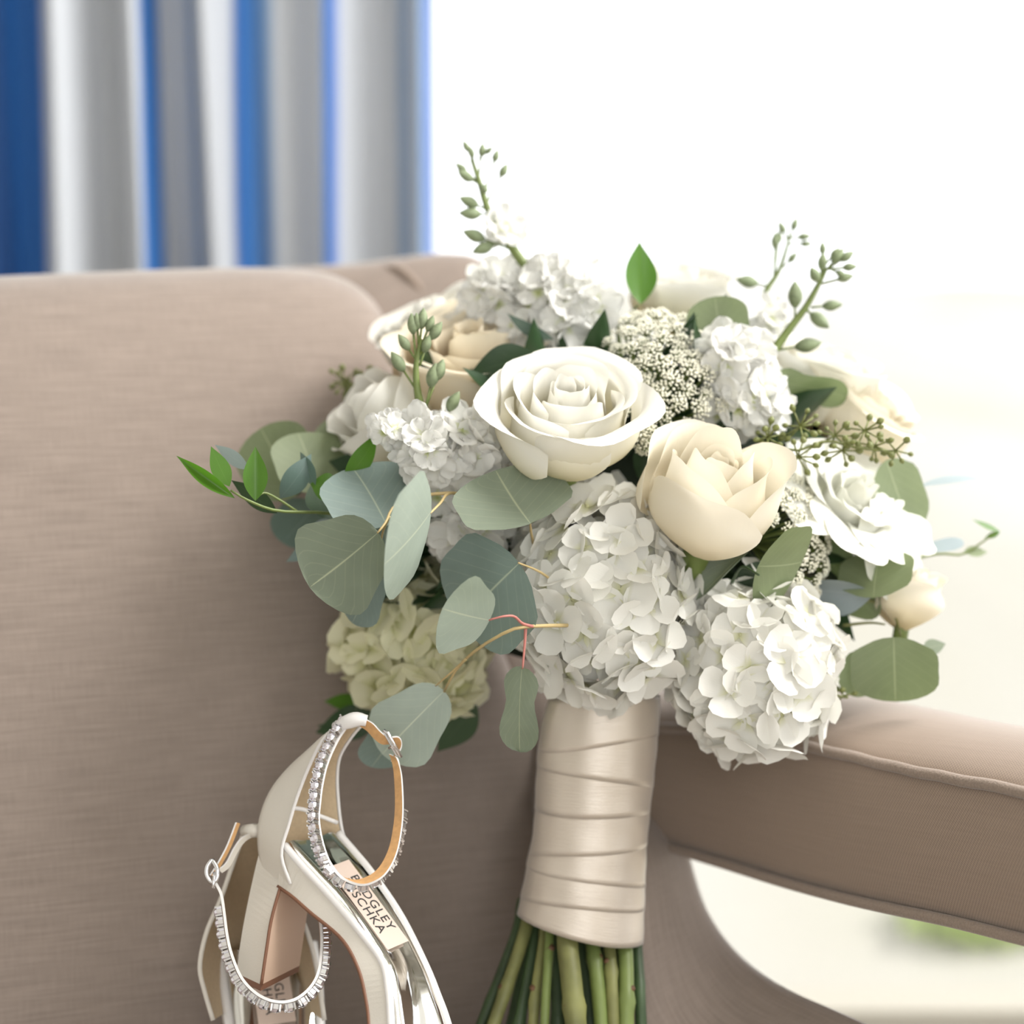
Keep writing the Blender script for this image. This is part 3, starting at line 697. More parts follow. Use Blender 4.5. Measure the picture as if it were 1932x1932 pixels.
def lace(c, ax, R, n, seed, spread=1.0, squash=1.0, hump=.45):
    rnd = random.Random(seed); m = frame_m(c, ax); pts = []
    for k in range(n):
        q = math.sqrt((k + .6) / n); a = k * 2.39996
        pts.append((q, Vector((R * q * math.cos(a), R * squash * q * math.sin(a), R * hump * (1 - q * q) + rnd.uniform(-.002, .002)))))
    hub = Vector((0, 0, -R * .9))
    st = [([m @ Vector((0, 0, -R * 2.1)), m @ hub], .0018)]
    for q, p in pts: st.append((cr([m @ hub, m @ (hub.lerp(p, .55) + Vector((p.x, p.y, 0)) * .12), m @ p], 5), .0008))
    o = tubes('lace_flower', st, M['stem_green'], bq, 5)
    for k, (q, p) in enumerate(pts):
        nn = (Vector((0, 0, 1)) + Vector((p.x, p.y, 0)) / R * .8).normalized()
        ob('umbellet', UMB[k % 4], o, m @ Matrix.Translation(p) @ nn.to_track_quat('Z', 'Y').to_matrix().to_4x4() @ Matrix.Rotation(rnd.uniform(0, 6), 4, 'Z') @ Matrix.Scale(rnd.uniform(.62, .98), 4))
lace(W(1258, 700, 1.165), (.10, -.62, -.75), .050, 64, 1)
lace(W(1500, 1010, 1.145), (.85, -.15, -.55), .036, 34, 2, squash=1.25)
lace(W(1212, 828, 1.125), (-.3, -.1, -.9), .007, 4, 3)

# ---------------- eucalyptus and ruscus sprigs
s1 = sprig('eucalyptus_sprig', [([(900, 940, 1.10), (850, 930, 1.08), (830, 950, 1.055), (812, 968, 1.04)], .0011), ([(850, 930, 1.08), (800, 935, 1.08), (745, 955, 1.07), (728, 985, 1.055), (712, 1006, 1.05)], .0011), ([(735, 975, 1.06), (722, 1005, 1.07), (718, 1040, 1.085)], .0008)], 'twig')
leaf(s1, (714, 1004, 1.05), (-132, 105), (62, 82), 'eu_grey', 'pear', bend=-.05, cup=.05, wave=.02)
leaf(s1, (730, 992, 1.085), (-70, -112), (84, -30), 'eu_blue', 'round', cup=.05, bend=.05)
leaf(s1, (814, 964, 1.04), (-82, 98), (12, -106), 'eu_pale', 'round', sg=-1, bend=.03, cup=-.05)
leaf(s1, (722, 990, 1.09), (20, 90), (36, -6), 'eu_blue', 'round')
leaf(s1, (718, 1085, 1.10), (-55, 92), (36, 26), 'eu_blue', 'pear', bend=.06)
s2 = sprig('eucalyptus_sprig', [([(1110, 1180, 1.10), (1060, 1180, 1.075), (1000, 1182, 1.05), (960, 1190, 1.045), (900, 1225, 1.06), (862, 1262, 1.085), (838, 1305, 1.105)], .0013), ([(880, 1243, 1.07), (850, 1270, 1.085), (822, 1294, 1.10)], .0008), ([(1060, 1110, 1.10), (1020, 1080, 1.08), (978, 1062, 1.06)], .0010)], 'twig')
leaf(s2, (838, 1303, 1.105), (-118, 122), (52, 52), 'eu_pale', 'pear', bend=.03, cup=.04)
leaf(s2, (760, 1360, 1.125), (-62, 92), (42, 18), 'eu_blue', 'round', bend=.03)
leaf(s2, (980, 1062, 1.065), (-112, 118), (70, 92), 'eu_blue', 'round', bend=.03, cup=.03)
s2b = sprig('eucalyptus_sprig', [([(1005, 1182, 1.05), (985, 1176, 1.045), (970, 1163, 1.04), (950, 1163, 1.035), (922, 1170, 1.035)], .0010), ([(992, 1184, 1.05), (990, 1215, 1.05), (986, 1262, 1.05)], .0010)], 'twig_red')
leaf(s2b, (924, 1170, 1.035), (-88, -24), (36, -76), 'eu_pale', 'pear', bend=.04, cup=.08, sg=-1)
leaf(s2b, (985, 1258, 1.05), (-4, 164), (44, 4), 'eu_grey', 'peanut', bend=.05, wave=.05, Lz=30)
s3 = sprig('eucalyptus_sprig', [([(1010, 1040, 1.12), (1003, 1010, 1.09), (1000, 985, 1.07)], .0011)], 'twig')
leaf(s3, (1001, 988, 1.065), (-66, -102), (108, -36), 'eu_grey', 'round', bend=-.04, cup=.04, wave=.02)
# left, behind
s4 = sprig('eucalyptus_sprig', [([(760, 900, 1.19), (680, 885, 1.20), (600, 900, 1.19), (560, 935, 1.18)], .0012)], 'stem_dark')
leaf(s4, (560, 935, 1.185), (-70, -128), (70, -40), 'eu_green', 'round', cup=.05)
leaf(s4, (600, 930, 1.165), (-42, -115), (66, -12), 'eu_green', 'round', cup=.05, bend=.05)
leaf(s4, (690, 880, 1.20), (-72, -92), (48, -24), 'eu_green', 'round')
leaf(s4, (600, 950, 1.20), (-70, 75), (40, 30), 'rus_sage', 'round')
s5 = sprig('ruscus_sprig', [([(700, 985, 1.13), (620, 968, 1.10), (525, 964, 1.08), (470, 945, 1.07), (435, 925, 1.065)], .0012), ([(560, 965, 1.09), (530, 945, 1.085), (500, 930, 1.08), (483, 940, 1.075)], .0009), ([(650, 960, 1.11), (645, 925, 1.10), (647, 905, 1.10)], .0009)], 'stem_green')
leaf(s5, (443, 940, 1.065), (-110, -80), (8, -11), 'rus', 'point', bend=.05, cup=.15)
leaf(s5, (433, 918, 1.065), (-36, -76), (16, -7), 'rus', 'point', bend=-.05)
leaf(s5, (482, 945, 1.065), (1, -102), (23, 0), 'rus', 'point', cup=.1, Lz=-8)
leaf(s5, (470, 885, 1.09), (-66, -46), (7, -12), 'eu_ice', 'point')
leaf(s5, (523, 968, 1.085), (-88, -62), (10, -16), 'rus_dark', 'point')
leaf(s5, (528, 940, 1.10), (58, -84), (18, 14), 'rus_sage', 'point', bend=.1)
leaf(s5, (595, 918, 1.10), (-30, -66), (12, -8), 'rus_sage', 'point')
leaf(s5, (640, 925, 1.10), (-55, -12), (6, -26), 'rus', 'point', bend=.12)
leaf(s5, (648, 908, 1.10), (62, -92), (15, 12), 'rus', 'point', bend=.1)
leaf(s5, (640, 980, 1.13), (-48, -60), (22, -14), 'rus_dark', 'point')
leaf(s5, (610, 975, 1.12), (-20, -70), (24, -4), 'rus_dark', 'point')
leaf(s5, (650, 1000, 1.15), (-110, 60), (12, 22), 'rus_sage', 'point')
leaf(s5, (640, 985, 1.14), (-62, 20), (6, 14), 'eu_ice', 'point')
leaf(s5, (740, 900, 1.17), (-120, -30), (8, -34), 'rus_dark', 'point')
leaf(s5, (640, 970, 1.15), (10, -80), (26, 6), 'rus_dark', 'point')
# low left, dark and out of focus
s6 = sprig('ruscus_sprig', [([(900, 1300, 1.2), (800, 1340, 1.2), (690, 1345, 1.2), (600, 1370, 1.2)], .0012)], 'stem_dark')
leaf(s6, (720, 1345, 1.2), (-125, 38), (10, 32), 'rus_dark', 'point', bend=.05)
leaf(s6, (700, 1330, 1.21), (-90, -5), (2, 20), 'rus', 'point')
leaf(s6, (900, 1330, 1.19), (-75, 90), (26, 20), 'rus_dark', 'point')
leaf(s6, (730, 1120, 1.22), (-80, 70), (25, 25), 'rus_dark', 'point')
# top
s7 = sprig('ruscus_sprig', [([(1170, 680, 1.22), (1165, 610, 1.21), (1160, 585, 1.20)], .0018), ([(1180, 600, 1.21), (1205, 575, 1.20)], .0014)], 'stem_green')
leaf(s7, (1209, 574, 1.20), (-2, -120), (31, 0), 'rus', 'point', bend=-.04, cup=.10)
leaf(s7, (1152, 592, 1.20), (-40, -78), (16, -12), 'rus_sage', 'point', cup=.2)
leaf(s7, (1045, 640, 1.17), (-88, -50), (5, -10), 'rus_sage', 'point', bend=.14)
leaf(s7, (1010, 668, 1.15), (-122, 34), (10, 34), 'rus_dark', 'point', bend=.05)
leaf(s7, (1362, 662, 1.17), (-12, -104), (60, -8), 'eu_green', 'round', cup=.05)
# right
s8a = sprig('eucalyptus_sprig', [([(1480, 900, 1.18), (1490, 800, 1.17), (1495, 760, 1.16)], .0012)], 'stem_dark')
s8 = sprig('eucalyptus_sprig', [([(1380, 1100, 1.12), (1400, 1070, 1.10), (1432, 1085, 1.085)], .0012)], 'stem_dark')
leaf(s8a, (1452, 722, 1.165), (150, 26), (-12, 32), 'eu_green', 'peanut', wave=.06, bend=-.06)
leaf(s8, (1430, 1068, 1.085), (92, -6), (-28, 82), 'eu_green', 'round', cup=.06, bend=.04)
leaf(s8, (1434, 1012, 1.105), (-118, 122), (14, 20), 'eu_grey', 'point', cup=.2)
leaf(s8, (1425, 1060, 1.12), (20, 80), (42, -8), 'rus_dark', 'round')
s9 = sprig('eucalyptus_sprig', [([(1560, 1140, 1.17), (1620, 1130, 1.16), (1680, 1150, 1.16), (1700, 1200, 1.15)], .0012), ([(1590, 1180, 1.16), (1640, 1175, 1.155), (1670, 1178, 1.15)], .0011), ([(1500, 1090, 1.17), (1580, 1060, 1.165), (1640, 1100, 1.16)], .0010)], 'stem_olive')
leaf(s9, (1648, 1122, 1.145), (-146, -10), (10, 36), 'eu_ice', 'point', cup=.1)
leaf(s9, (1648, 1128, 1.135), (22, -88), (66, -6), 'eu_green', 'round', cup=.04, bend=.05)
leaf(s9, (1655, 1165, 1.165), (-108, -150), (26, -30), 'eu_green', 'round', bend=.05)
leaf(s9, (1686, 1202, 1.14), (8, 124), (84, -2), 'eu_green', 'round', cup=.05, bend=.04)
leaf(s9, (1640, 1225, 1.155), (-30, 90), (40, 12), 'eu_green', 'round')
leaf(s9, (1740, 1225, 1.16), (46, -10), (4, 14), 'eu_grey', 'point')
leaf(s9, (1672, 868, 1.165), (55, 142), (52, -26), 'eu_green', 'round', cup=.04, name='leaf')
leaf(s9, (1700, 1045, 1.19), (120, -22), (3, 15), 'eu_ice', 'peanut', bend=.05)
leaf(s9, (1735, 918, 1.19), (128, -14), (3, 7), 'eu_ice', 'point', bend=.06)
s10 = sprig('eucalyptus_sprig', [([(1640, 985, 1.17), (1690, 960, 1.18), (1750, 952, 1.19)], .0008), ([(1630, 975, 1.17), (1680, 945, 1.18), (1740, 918, 1.19)], .0007)], 'twig_red')
s11 = sprig('ruscus_sprig', [([(1700, 1060, 1.2), (1770, 1045, 1.2), (1815, 1046, 1.2), (1850, 1025, 1.2), (1880, 1003, 1.2)], .0010)], 'stem_green')
leaf(s11, (1818, 1042, 1.2), (48, 0), (2, 10), 'eu_green', 'point', bend=.05)
leaf(s11, (1888, 1004, 1.2), (-52, -24), (3, -5), 'rus', 'point')
leaf(s11, (1886, 1004, 1.2), (-28, 12), (2, 5), 'rus', 'point')
# ---------------- seeded eucalyptus
def seedmesh():
    v = []; nu, nv = 7, 6
    for j in range(nv):
        t = j / (nv - 1); r = (.0004, .0012, .0019, .0021, .0015, .0004)[j]
        for i in range(nu): a = 2 * PI * i / nu; v.append(Vector((r * math.cos(a), r * math.sin(a), .0056 * t)))
    return me('seed', v, gridfaces(nv, nu, True) + [tuple((nv - 1) * nu + k for k in range(nu))], M['seed'])
SEED = seedmesh()
def seeded(main, clusters, d, seed):
    rnd = random.Random(seed); st = [(path([(x, y, d) for x, y in main], 12), .0009)]; sd = []
    for (x, y, n, r) in clusters:
        for k in range(n):
            a = 2 * PI * k / n + rnd.uniform(-.35, .35); q = r * rnd.uniform(.55, 1.05); dz = rnd.uniform(-.008, .008)
            p0 = W(x, y, d); p1 = W(x + q * math.cos(a), y + q * math.sin(a) * .95, d + dz); st.append(([p0, p1], .0006)); sd.append((p1, (p1 - p0).normalized()))
    o = tubes('seeded_eucalyptus', st, M['seed'], bq, 5)
    for p, n_ in sd: ob('seed', SEED, o, Matrix.Translation(p) @ n_.to_track_quat('Z', 'Y').to_matrix().to_4x4() @ Matrix.Scale(rnd.uniform(.75, 1.15), 4))
seeded([(1430, 830), (1500, 850), (1560, 832), (1620, 845), (1690, 852)], [(1448, 826, 9, 24), (1510, 805, 9, 30), (1505, 862, 10, 32), (1575, 822, 8, 28), (1590, 850, 8, 26), (1632, 812, 9, 30), (1650, 842, 9, 30), (1690, 850, 6, 22)], 1.13, 1)
seeded([(720, 780), (690, 745), (655, 725), (630, 720)], [(650, 720, 9, 24), (680, 735, 8, 24), (694, 715, 5, 16), (668, 755, 6, 16)], 1.24, 2)
seeded([(1560, 1290), (1580, 1312), (1600, 1316)], [(1570, 1305, 3, 14), (1592, 1312, 3, 14)], 1.15, 3)

# ---------------- stems
STEMS = [((1000, 1700), (990, 1760), (950, 1880), (905, 2010), (860, 2200), 1.150, .0042, 'stem_olive'), ((985, 1700), (975, 1760), (930, 1880), (880, 2010), (830, 2200), 1.165, .0038, 'stem_dark'), ((1020, 1700), (1008, 1780), (985, 1900), (965, 2010), (935, 2220), 1.150, .0040, 'stem_dark'), ((1030, 1700), (1025, 1780), (1010, 1880), (1002, 2010), (990, 2230), 1.138, .0034, 'stem_olive'), ((1035, 1700), (1036, 1780), (1030, 1880), (1024, 2010), (1015, 2210), 1.128, .0030, 'stem_green'), ((1075, 1700), (1070, 1770), (1080, 1870), (1090, 1980), (1095, 2240), 1.122, .0068, 'stem_olive'), ((1095, 1700), (1100, 1780), (1112, 1900), (1120, 2010), (1130, 2220), 1.150, .0044, 'stem_dark'), ((1110, 1700), (1118, 1780), (1130, 1880), (1140, 2010), (1150, 2250), 1.128, .0046, 'stem_green'), ((1140, 1700), (1150, 1790), (1155, 1880), (1160, 2010), (1165, 2230), 1.128, .0040, 'stem_olive'), ((1170, 1720), (1180, 1800), (1182, 1900), (1180, 2010), (1178, 2240), 1.128, .0050, 'stem_green'), ((1195, 1730), (1203, 1810), (1208, 1900), (1212, 2010), (1215, 2220), 1.138, .0038, 'stem_dark'), ((1130, 1700), (1135, 1780), (1142, 1900), (1150, 2010), (1158, 2200), 1.160, .0045, 'stem_dark'), ((1050, 1700), (1050, 1780), (1052, 1900), (1055, 2010), (1055, 2200), 1.155, .0045, 'stem_dark'), ((1168, 1700), (1172, 1780), (1175, 1900), (1178, 2010), (1178, 2200), 1.165, .0045, 'stem_dark'), ((1010, 1700), (1000, 1780), (975, 1900), (950, 2010), (920, 2200), 1.170, .0045, 'stem_dark')]
rn = random.Random(5)
for a, b, c, e, g, d, r, mt in STEMS:
    P = path([(a[0], 1700, d + .03), (*b, d + .012), (*c, d - .006), (*e, d - .014), (lerp(e[0], g[0], 85 / (g[1] - e[1])), 2095, d - .02)], 22)
    j1 = rn.uniform(.3, .6)
    st = tubes('stem', [(P, lambda t: r * (1 + .22 * math.exp(-((t - j1) / .02) ** 2)))], M[mt], bq, 10)
    if mt != 'stem_dark':
        k = int(j1 * 21)
        side = P[k] + RGT * (r * .9 * (1 if rn.random() < .5 else -1)) - FWD * r * .4
        tubes('leaf_scar', [([P[k], side + UP * .003], lambda t: .0034 * (1 - .5 * t))], M['stem_brown'], st, 6)

# ---------------- satin ribbon wrap, overlapping turns
def wrap():
    lv = [(1316, 1034, 1246), (1370, 1020, 1243), (1430, 1013, 1238), (1500, 1010, 1229), (1570, 1005, 1222), (1640, 992, 1218), (1700, 981, 1216), (1760, 966, 1213)]
    def at(y):
        for (y0, l0, r0), (y1, l1, r1) in zip(lv, lv[1:]):
            if y <= y1 or y1 == 1760: 
                t = (y - y0) / (y1 - y0); return lerp(l0, l1, t), lerp(r0, r1, t)
    d0 = 1.155
    turns = [(1310, 1400, 0, -14), (1360, 1462, -14, 20), (1420, 1530, 10, 4), (1500, 1600, 4, -10), (1560, 1650, -12, 20), (1610, 1700, 18, 12), (1660, 1752, 20, 26)]
    root = None
    for ti, (ya, yb, sl, sl2) in enumerate(turns):
        nu, nv = 64, 10; vs = []; uv = []
        rnd = random.Random(40 + ti); p1 = rnd.uniform(0, 6); p2 = 1.0
        for j in range(nv):
            t = j / (nv - 1)
            for i in range(nu):
                a = 2 * PI * i / nu
                yy = lerp(ya + sl * math.cos(a), yb + sl2 * math.cos(a), t) + 3 * math.sin(2 * a + p1)
                l, r = at(max(1312, min(1785, yy))); cx = (l + r) / 2; rad = (r - l) / 2
                k = 1 + .010 * math.sin(3 * a + p2 * .2) + .013 * (t - .5) + .006 * math.sin(yy * .09 + 2 * a) + .010 * math.sin(9 * a + 3 * t + p1) * (t * (1 - t)) * 2 
                pos = W(cx + rad * k * math.cos(a), yy, d0) + FWD * (-(rad * k) * .80 * math.sin(a) / F * d0)
                vs.append(pos); uv.append((i / nu, t + ti))
        o = ob('ribbon_turn', me('ribbon_turn', vs, gridfaces(nv, nu, True), M['satin'], uv), bq)
        so = o.modifiers.new('thickness', 'SOLIDIFY'); so.thickness = .0008
wrap()

# ------------------------------------------------------------ shoes
def band(edge, wv, name, mats, parent, th=.0012, closed=False, outsign=1):
    """flat strap: near edge path (world), width vector, thickness outwards; outer / inner / edge materials"""
    n = len(edge); vs = []; fs = []; mi = []
    for i, p in enumerate(edge):
        t = (edge[min(i + 1, n - 1)] - edge[max(i - 1, 0)]).normalized(); w = wv[i] if isinstance(wv, list) else wv
        o = t.cross(w).normalized() * th * outsign
        vs += [p, p + w, p + w + o, p + o]
    for i in range(n - 1):
        a = i * 4
        for k, m_ in ((0, 1), (1, 2), (2, 0), (3, 2)):
            b = a + k; c = a + (k + 1) % 4; fs.append((b, c, c + 4, b + 4)); mi.append(m_)
    fs.append((0, 1, 2, 3)); mi.append(2); fs.append(tuple((n - 1) * 4 + k for k in (3, 2, 1, 0))); mi.append(2)
    m = me(name, vs, fs, mats, mi=mi, smooth=False)
    return ob(name, m, parent)
def crystalmesh(s=.0032):
    # square cup setting with four claws and a faceted cushion stone
    vs = []; fs = []; mi = []
    def ring(r, z, n=8, ph=PI / 8):
        b = len(vs)
        for k in range(n): 
            a = ph + 2 * PI * k / n; q = r / max(abs(math.cos(a)), abs(math.sin(a))) ** .55; vs.append(Vector((q * math.cos(a), q * math.sin(a), z)))
        return b
    a = ring(s * .92, 0); b = ring(s * .98, s * .9); c = ring(s * .86, s * .95)
    for p, q in ((a, b), (b, c)):
        for k in range(8): fs.append((p + k, p + (k + 1) % 8, q + (k + 1) % 8, q + k)); mi.append(0)
    d = ring(s * .86, s * .95); e = ring(s * .62, s * 1.35); g = ring(s * .40, s * 1.5)
    for p, q in ((d, e), (e, g)):
        for k in range(8): fs.append((p + k, p + (k + 1) % 8, q + (k + 1) % 8, q + k)); mi.append(1)
    fs.append(tuple(g + k for k in range(8))); mi.append(1); fs.append(tuple(a + k for k in range(8))[::-1]); mi.append(0)
    for sx in (-1, 1):
        for sy in (-1, 1):
            v, f = boxdata(Vector((sx * s * .78, sy * s * .78, s * .62)), Vector((s * .15, 0, 0)), Vector((0, s * .15, 0)), Vector((0, 0, s * .62)), len(vs)); vs += v; fs += f; mi += [0] * 6
    return me('crystal', vs, fs, [M['crystal_metal'], M['gem']], mi=mi, smooth=False)
CRY = crystalmesh()
def resample(P, step):
    out = [P[0]]; acc = 0
    for a, b in zip(P, P[1:]):
        L = (b - a).length
        while acc + L >= step:
            t = (step - acc) / L; a = a.lerp(b, t); out.append(a); L = (b - a).length; acc = 0
        acc += L
    return out
def crystals(strap, edge, w, center, s0, s1, step=.0064, outn=.0016):
    P = resample(edge, step); n = len(P)
    for i, p in enumerate(P):
        if not (s0 <= i / (n - 1) <= s1): continue
        t = (P[min(i + 1, n - 1)] - P[max(i - 1, 0)]).normalized(); o = t.cross(w).normalized()
        if o.dot(p - center) < 0: o = -o
        y = o.cross(t).normalized(); m = Matrix((t, y, o)).transposed().to_4x4(); m.translation = p + w * .52 + o * outn
        ob('crystal', CRY, strap, m)
def loft(paths, name, mat, parent, closed=True, caps=True, uvs=False, mi_=None, smooth=False):
    n = len(paths[0]); k = len(paths); vs = []
    for i in range(n):
        for p in paths: vs.append(p[i])
    f = gridfaces(n, k, closed)
    mi = None
    if mi_: mi = [mi_[q % (k if closed else k - 1)] for q in range(len(f))]
    if caps and closed:
        f.append(tuple(range(k))[::-1]); f.append(tuple((n - 1) * k + q for q in range(k)))
        if mi: mi += [0, 0]
    return ob(name, me(name, vs, f, mat, smooth=smooth, mi=mi), parent)
def cup(levels, n_, parent, names=('heel_counter', 'counter_lining'), th=.0016, mats=('leather', 'lining'), edge='white_edge', dep=.02):
    """levels: (near, back, far) each (px,py,d); U-shaped heel counter with a lining inside"""
    rows = []
    A = [cr([l[q] for l in levels], n_) for q in range(3)]
    for i in range(n_):
        N_, B_, F_ = (Vector(A[q][i]) for q in range(3))
        M_ = (B_ * .55 + F_ * .45) + Vector((-6, 4, dep * .45)); Q_ = N_ * .45 + B_ * .55 + Vector((-7, 0, -.001))
        rows.append([W(*p) for p in cr([N_, Q_, B_, M_, F_], 15)])
    vs = [p for r in rows for p in r]; o = ob(names[0], me(names[0], vs, gridfaces(n_, 15), M[mats[0]]), parent)
    inner = []
    for r in rows:
        c = (r[0] + r[-1]) / 2
        inner += [p + (c - p).normalized() * min(th, (c - p).length * .3) for p in r]
    ob(names[1], me(names[1], inner, gridfaces(n_, 15), M[mats[1]]), parent)
    for q in (0, -1): tubes('topline', [([r[q] for r in rows], .0011)], M[edge], parent, 6)
    return rows
def textmesh(s, size):
    c = bpy.data.curves.new('t', 'FONT'); c.body = s; c.size = size; c.align_x = 'CENTER'; c.align_y = 'CENTER'; c.extrude = .00008; c.space_character = 1.15
    t = bpy.data.objects.new('t', c); COL.objects.link(t); bpy.context.view_layer.update()
    m = bpy.data.meshes.new_from_object(t.evaluated_get(bpy.context.evaluated_depsgraph_get())); bpy.data.objects.remove(t); m.materials.clear(); m.materials.append(M['ink']); return m
def label_on(parent, c, xd, yd, w, h, lines, size, gap):
    xd = xd.normalized(); n_ = xd.cross(yd).normalized(); yd = n_.cross(xd).normalized()
    v, f = boxdata(c, xd * w / 2, yd * h / 2, n_ * .0002); lb = ob('brand_label', me('brand_label', v, f, M['label_pink'], smooth=False), parent)
    m = Matrix((xd, yd, n_)).transposed().to_4x4()
    for k, s in enumerate(lines):
        mt = m.copy(); mt.translation = c + yd * (gap * (len(lines) / 2 - .5 - k)) + n_ * .0004; ob('lettering', textmesh(s, size), lb, mt)

def front_shoe():
    t = thing('shoe', W(800, 2330, 1.0), 'ivory ankle-strap heel standing upright, heel hooked into the other shoe', 'shoe', 'pair of crystal strap bridal heels')
    n = 48
    EL = [(531, 1597, 1.085), (575, 1648, 1.078), (623, 1700, 1.070), (677, 1763, 1.060), (716, 1816, 1.050), (727, 1870, 1.040), (731, 1932, 1.030), (736, 2050, 1.010), (752, 2180, .995), (800, 2300, .985)]
    ER = [(642, 1573, 1.118), (672, 1608, 1.110), (704, 1648, 1.102), (757, 1727, 1.090), (804, 1822, 1.076), (828, 1880, 1.066), (848, 1934, 1.056), (880, 2050, 1.036), (890, 2180, 1.016), (840, 2300, .992)]
    BL = [(524, 1672, 1.085), (552, 1692, 1.078), (586, 1722, 1.071), (645, 1772, 1.062), (676, 1828, 1.052), (690, 1884, 1.044), (696, 1932, 1.036), (702, 2050, 1.016), (720, 2190, 1.002), (780, 2320, .995)]
    BR = [(e[0] + (b[0] - l[0]) * .8, e[1] + (b[1] - l[1]) * .8, e[2] + .003) for e, b, l in zip(ER, BL, EL)]
    P = [[W(*p) for p in cr(q, n)] for q in (EL, ER, BR, BL)]
    loft(P, 'sole', [M['leather'], M['nude']], t, mi_=[0, 0, 1, 0])
    # brown edge line along the bottom
    tubes('sole_edge', [([p for p in P[3]], .0011)], M['edge_brown'], t, 6)
    up = [((a - d) * .5 + (b - c) * .5).normalized() for a, b, c, d in zip(*P)]
    rows = []
    for i in range(n):
        a, b = P[0][i], P[1][i]; u = up[i]; x = (b - a)
        rows.append([a + x * q + u * (.0012 + h) for q, h in ((.10, .0), (.16, .0012), (.24, .0008), (.36, -.0004), (.5, -.0008), (.64, -.0004), (.76, .0008), (.84, .0012), (.90, .0))])
    loft([[r[k] for r in rows] for k in range(9)], 'insole', M['mirror'], t, closed=False, smooth=True)
    for k in (0, 1):
        tubes('rim', [([p + u * .0006 + (P[1][i] - P[0][i]) * (.04 if k == 0 else -.04) for i, (p, u) in enumerate(zip(P[k], up))], .0024)], M['white_edge'], t, 8)
    # heel block: back-near, breast-near, breast-far, back-far (+ rounded back)
    wv = (72, -36, .040)
    bn = [(492, 1596, 1.100), (479, 1650, 1.096), (466, 1710, 1.090), (455, 1770, 1.084), (446, 1836, 1.078)]
    fn = [(545, 1640, 1.088), (528, 1676, 1.083), (512, 1735, 1.076), (503, 1790, 1.070), (493, 1858, 1.064)]
    ad = lambda q, k=1: [(p[0] + wv[0] * k, p[1] + wv[1] * k, p[2] + wv[2] * k) for p in q]
    bf = ad(bn); ff = ad(fn); bk1 = [(p[0] - 3, p[1] - 8, p[2] + .012) for p in ad(bn, .2)]; bk2 = [(p[0] - 2, p[1] - 6, p[2] + .012) for p in ad(bn, .75)]
    loft([[W(*p) for p in cr(q, 20)] for q in (bn, fn, ff, bf, bk2, bk1)], 'heel', [M['leather'], M['nude']], t, mi_=[0, 1, 0, 0, 0, 0])
    tubes('heel_edge', [([W(*p) for p in cr(fn[1:], 16)], .0010)], M['edge_brown'], t, 6)
    e = [W(*q) for q in (bn[-1], fn[-1], ff[-1], bf[-1])]; dn = (e[0] - W(*bn[-2])).normalized()
    loft([[p - dn * .0005, p + dn * .0035] for p in e], 'heel_tip', M['edge_brown'], t)
    # counter
    lev = [((548, 1668, 1.080), (494, 1640, 1.100), (652, 1585, 1.118)), ((531, 1612, 1.082), (488, 1585, 1.103), (645, 1566, 1.120)), ((545, 1556, 1.085), (491, 1538, 1.105), (639, 1522, 1.121)), ((562, 1500, 1.086), (511, 1488, 1.106), (636, 1470, 1.118)), ((586, 1440, 1.086), (548, 1444, 1.104), (641, 1428, 1.112)), ((612, 1392, 1.086), (598, 1402, 1.098), (662, 1392, 1.104)), ((645, 1364, 1.087), (642, 1368, 1.092), (684, 1366, 1.096))]
    cup(lev, 26, t)
    # white seam across the lining
    tubes('lining_seam', [([W(*p) for p in cr([(548, 1524, 1.088), (572, 1527, 1.100), (600, 1538, 1.108), (636, 1552, 1.116)], 10)], .0014)], M['white_edge'], t, 6)
    # tab that carries the strap
    tubes('strap_tab', [([W(*p) for p in cr([(634, 1372, 1.088), (655, 1362, 1.082), (675, 1357, 1.080), (692, 1360, 1.080)], 10)], lambda s: .0040 - .0006 * math.cos(2 * PI * s))], M['white_edge'], t, 12)
    # ankle strap
    c7 = [(940, 160), (880, 250), (822, 380), (792, 500), (776, 620), (770, 720), (790, 840), (832, 960), (900, 1050), (1000, 1095), (1080, 1085), (1160, 1030), (1220, 920), (1250, 780), (1260, 640), (1252, 460), (1236, 380), (1222, 345)]
    zz = [1.084, 1.078, 1.070, 1.062, 1.055, 1.048, 1.042, 1.036, 1.032, 1.030, 1.032, 1.036, 1.044, 1.054, 1.062, 1.072, 1.078, 1.080]
    ed = [W(360 + x * .3167, 1320 + y * .3167, z) for (x, y), z in zip(c7, zz)]; ed = cr(ed, 90)
    w = V(-15, -5, .0045, 1.05); cen = sum(ed, Vector()) / len(ed)
    st = band(ed, w, 'ankle_strap', [M['white_edge'], M['tan'], M['white_edge']], t, .0014, outsign=-1 if (ed[31] - ed[30]).cross(w).dot(ed[30] - cen) < 0 else 1)
    crystals(st, ed, w, cen, .0, .86)
    # tail with buckle
    tail = [W(*p) for p in cr([(690, 1358, 1.080), (703, 1366, 1.078), (718, 1382, 1.076), (733, 1392, 1.075), (752, 1392, 1.076), (757, 1406, 1.078), (748, 1424, 1.080)], 28)]
    band(tail, V(-12, 14, .003, 1.08), 'strap_tail', [M['white_edge'], M['tan'], M['white_edge']], t)
    bp = [W(*p) for p in ((724, 1378, 1.073), (732, 1383, 1.072), (757, 1428, 1.073), (748, 1424, 1.078), (724, 1378, 1.073))]
    bk = tubes('buckle', [(bp, .0011)], M['crystal_metal'], t, 6)
    tubes('prong', [([W(734, 1412, 1.076), W(746, 1405, 1.072)], .0009)], M['crystal_metal'], bk, 6)
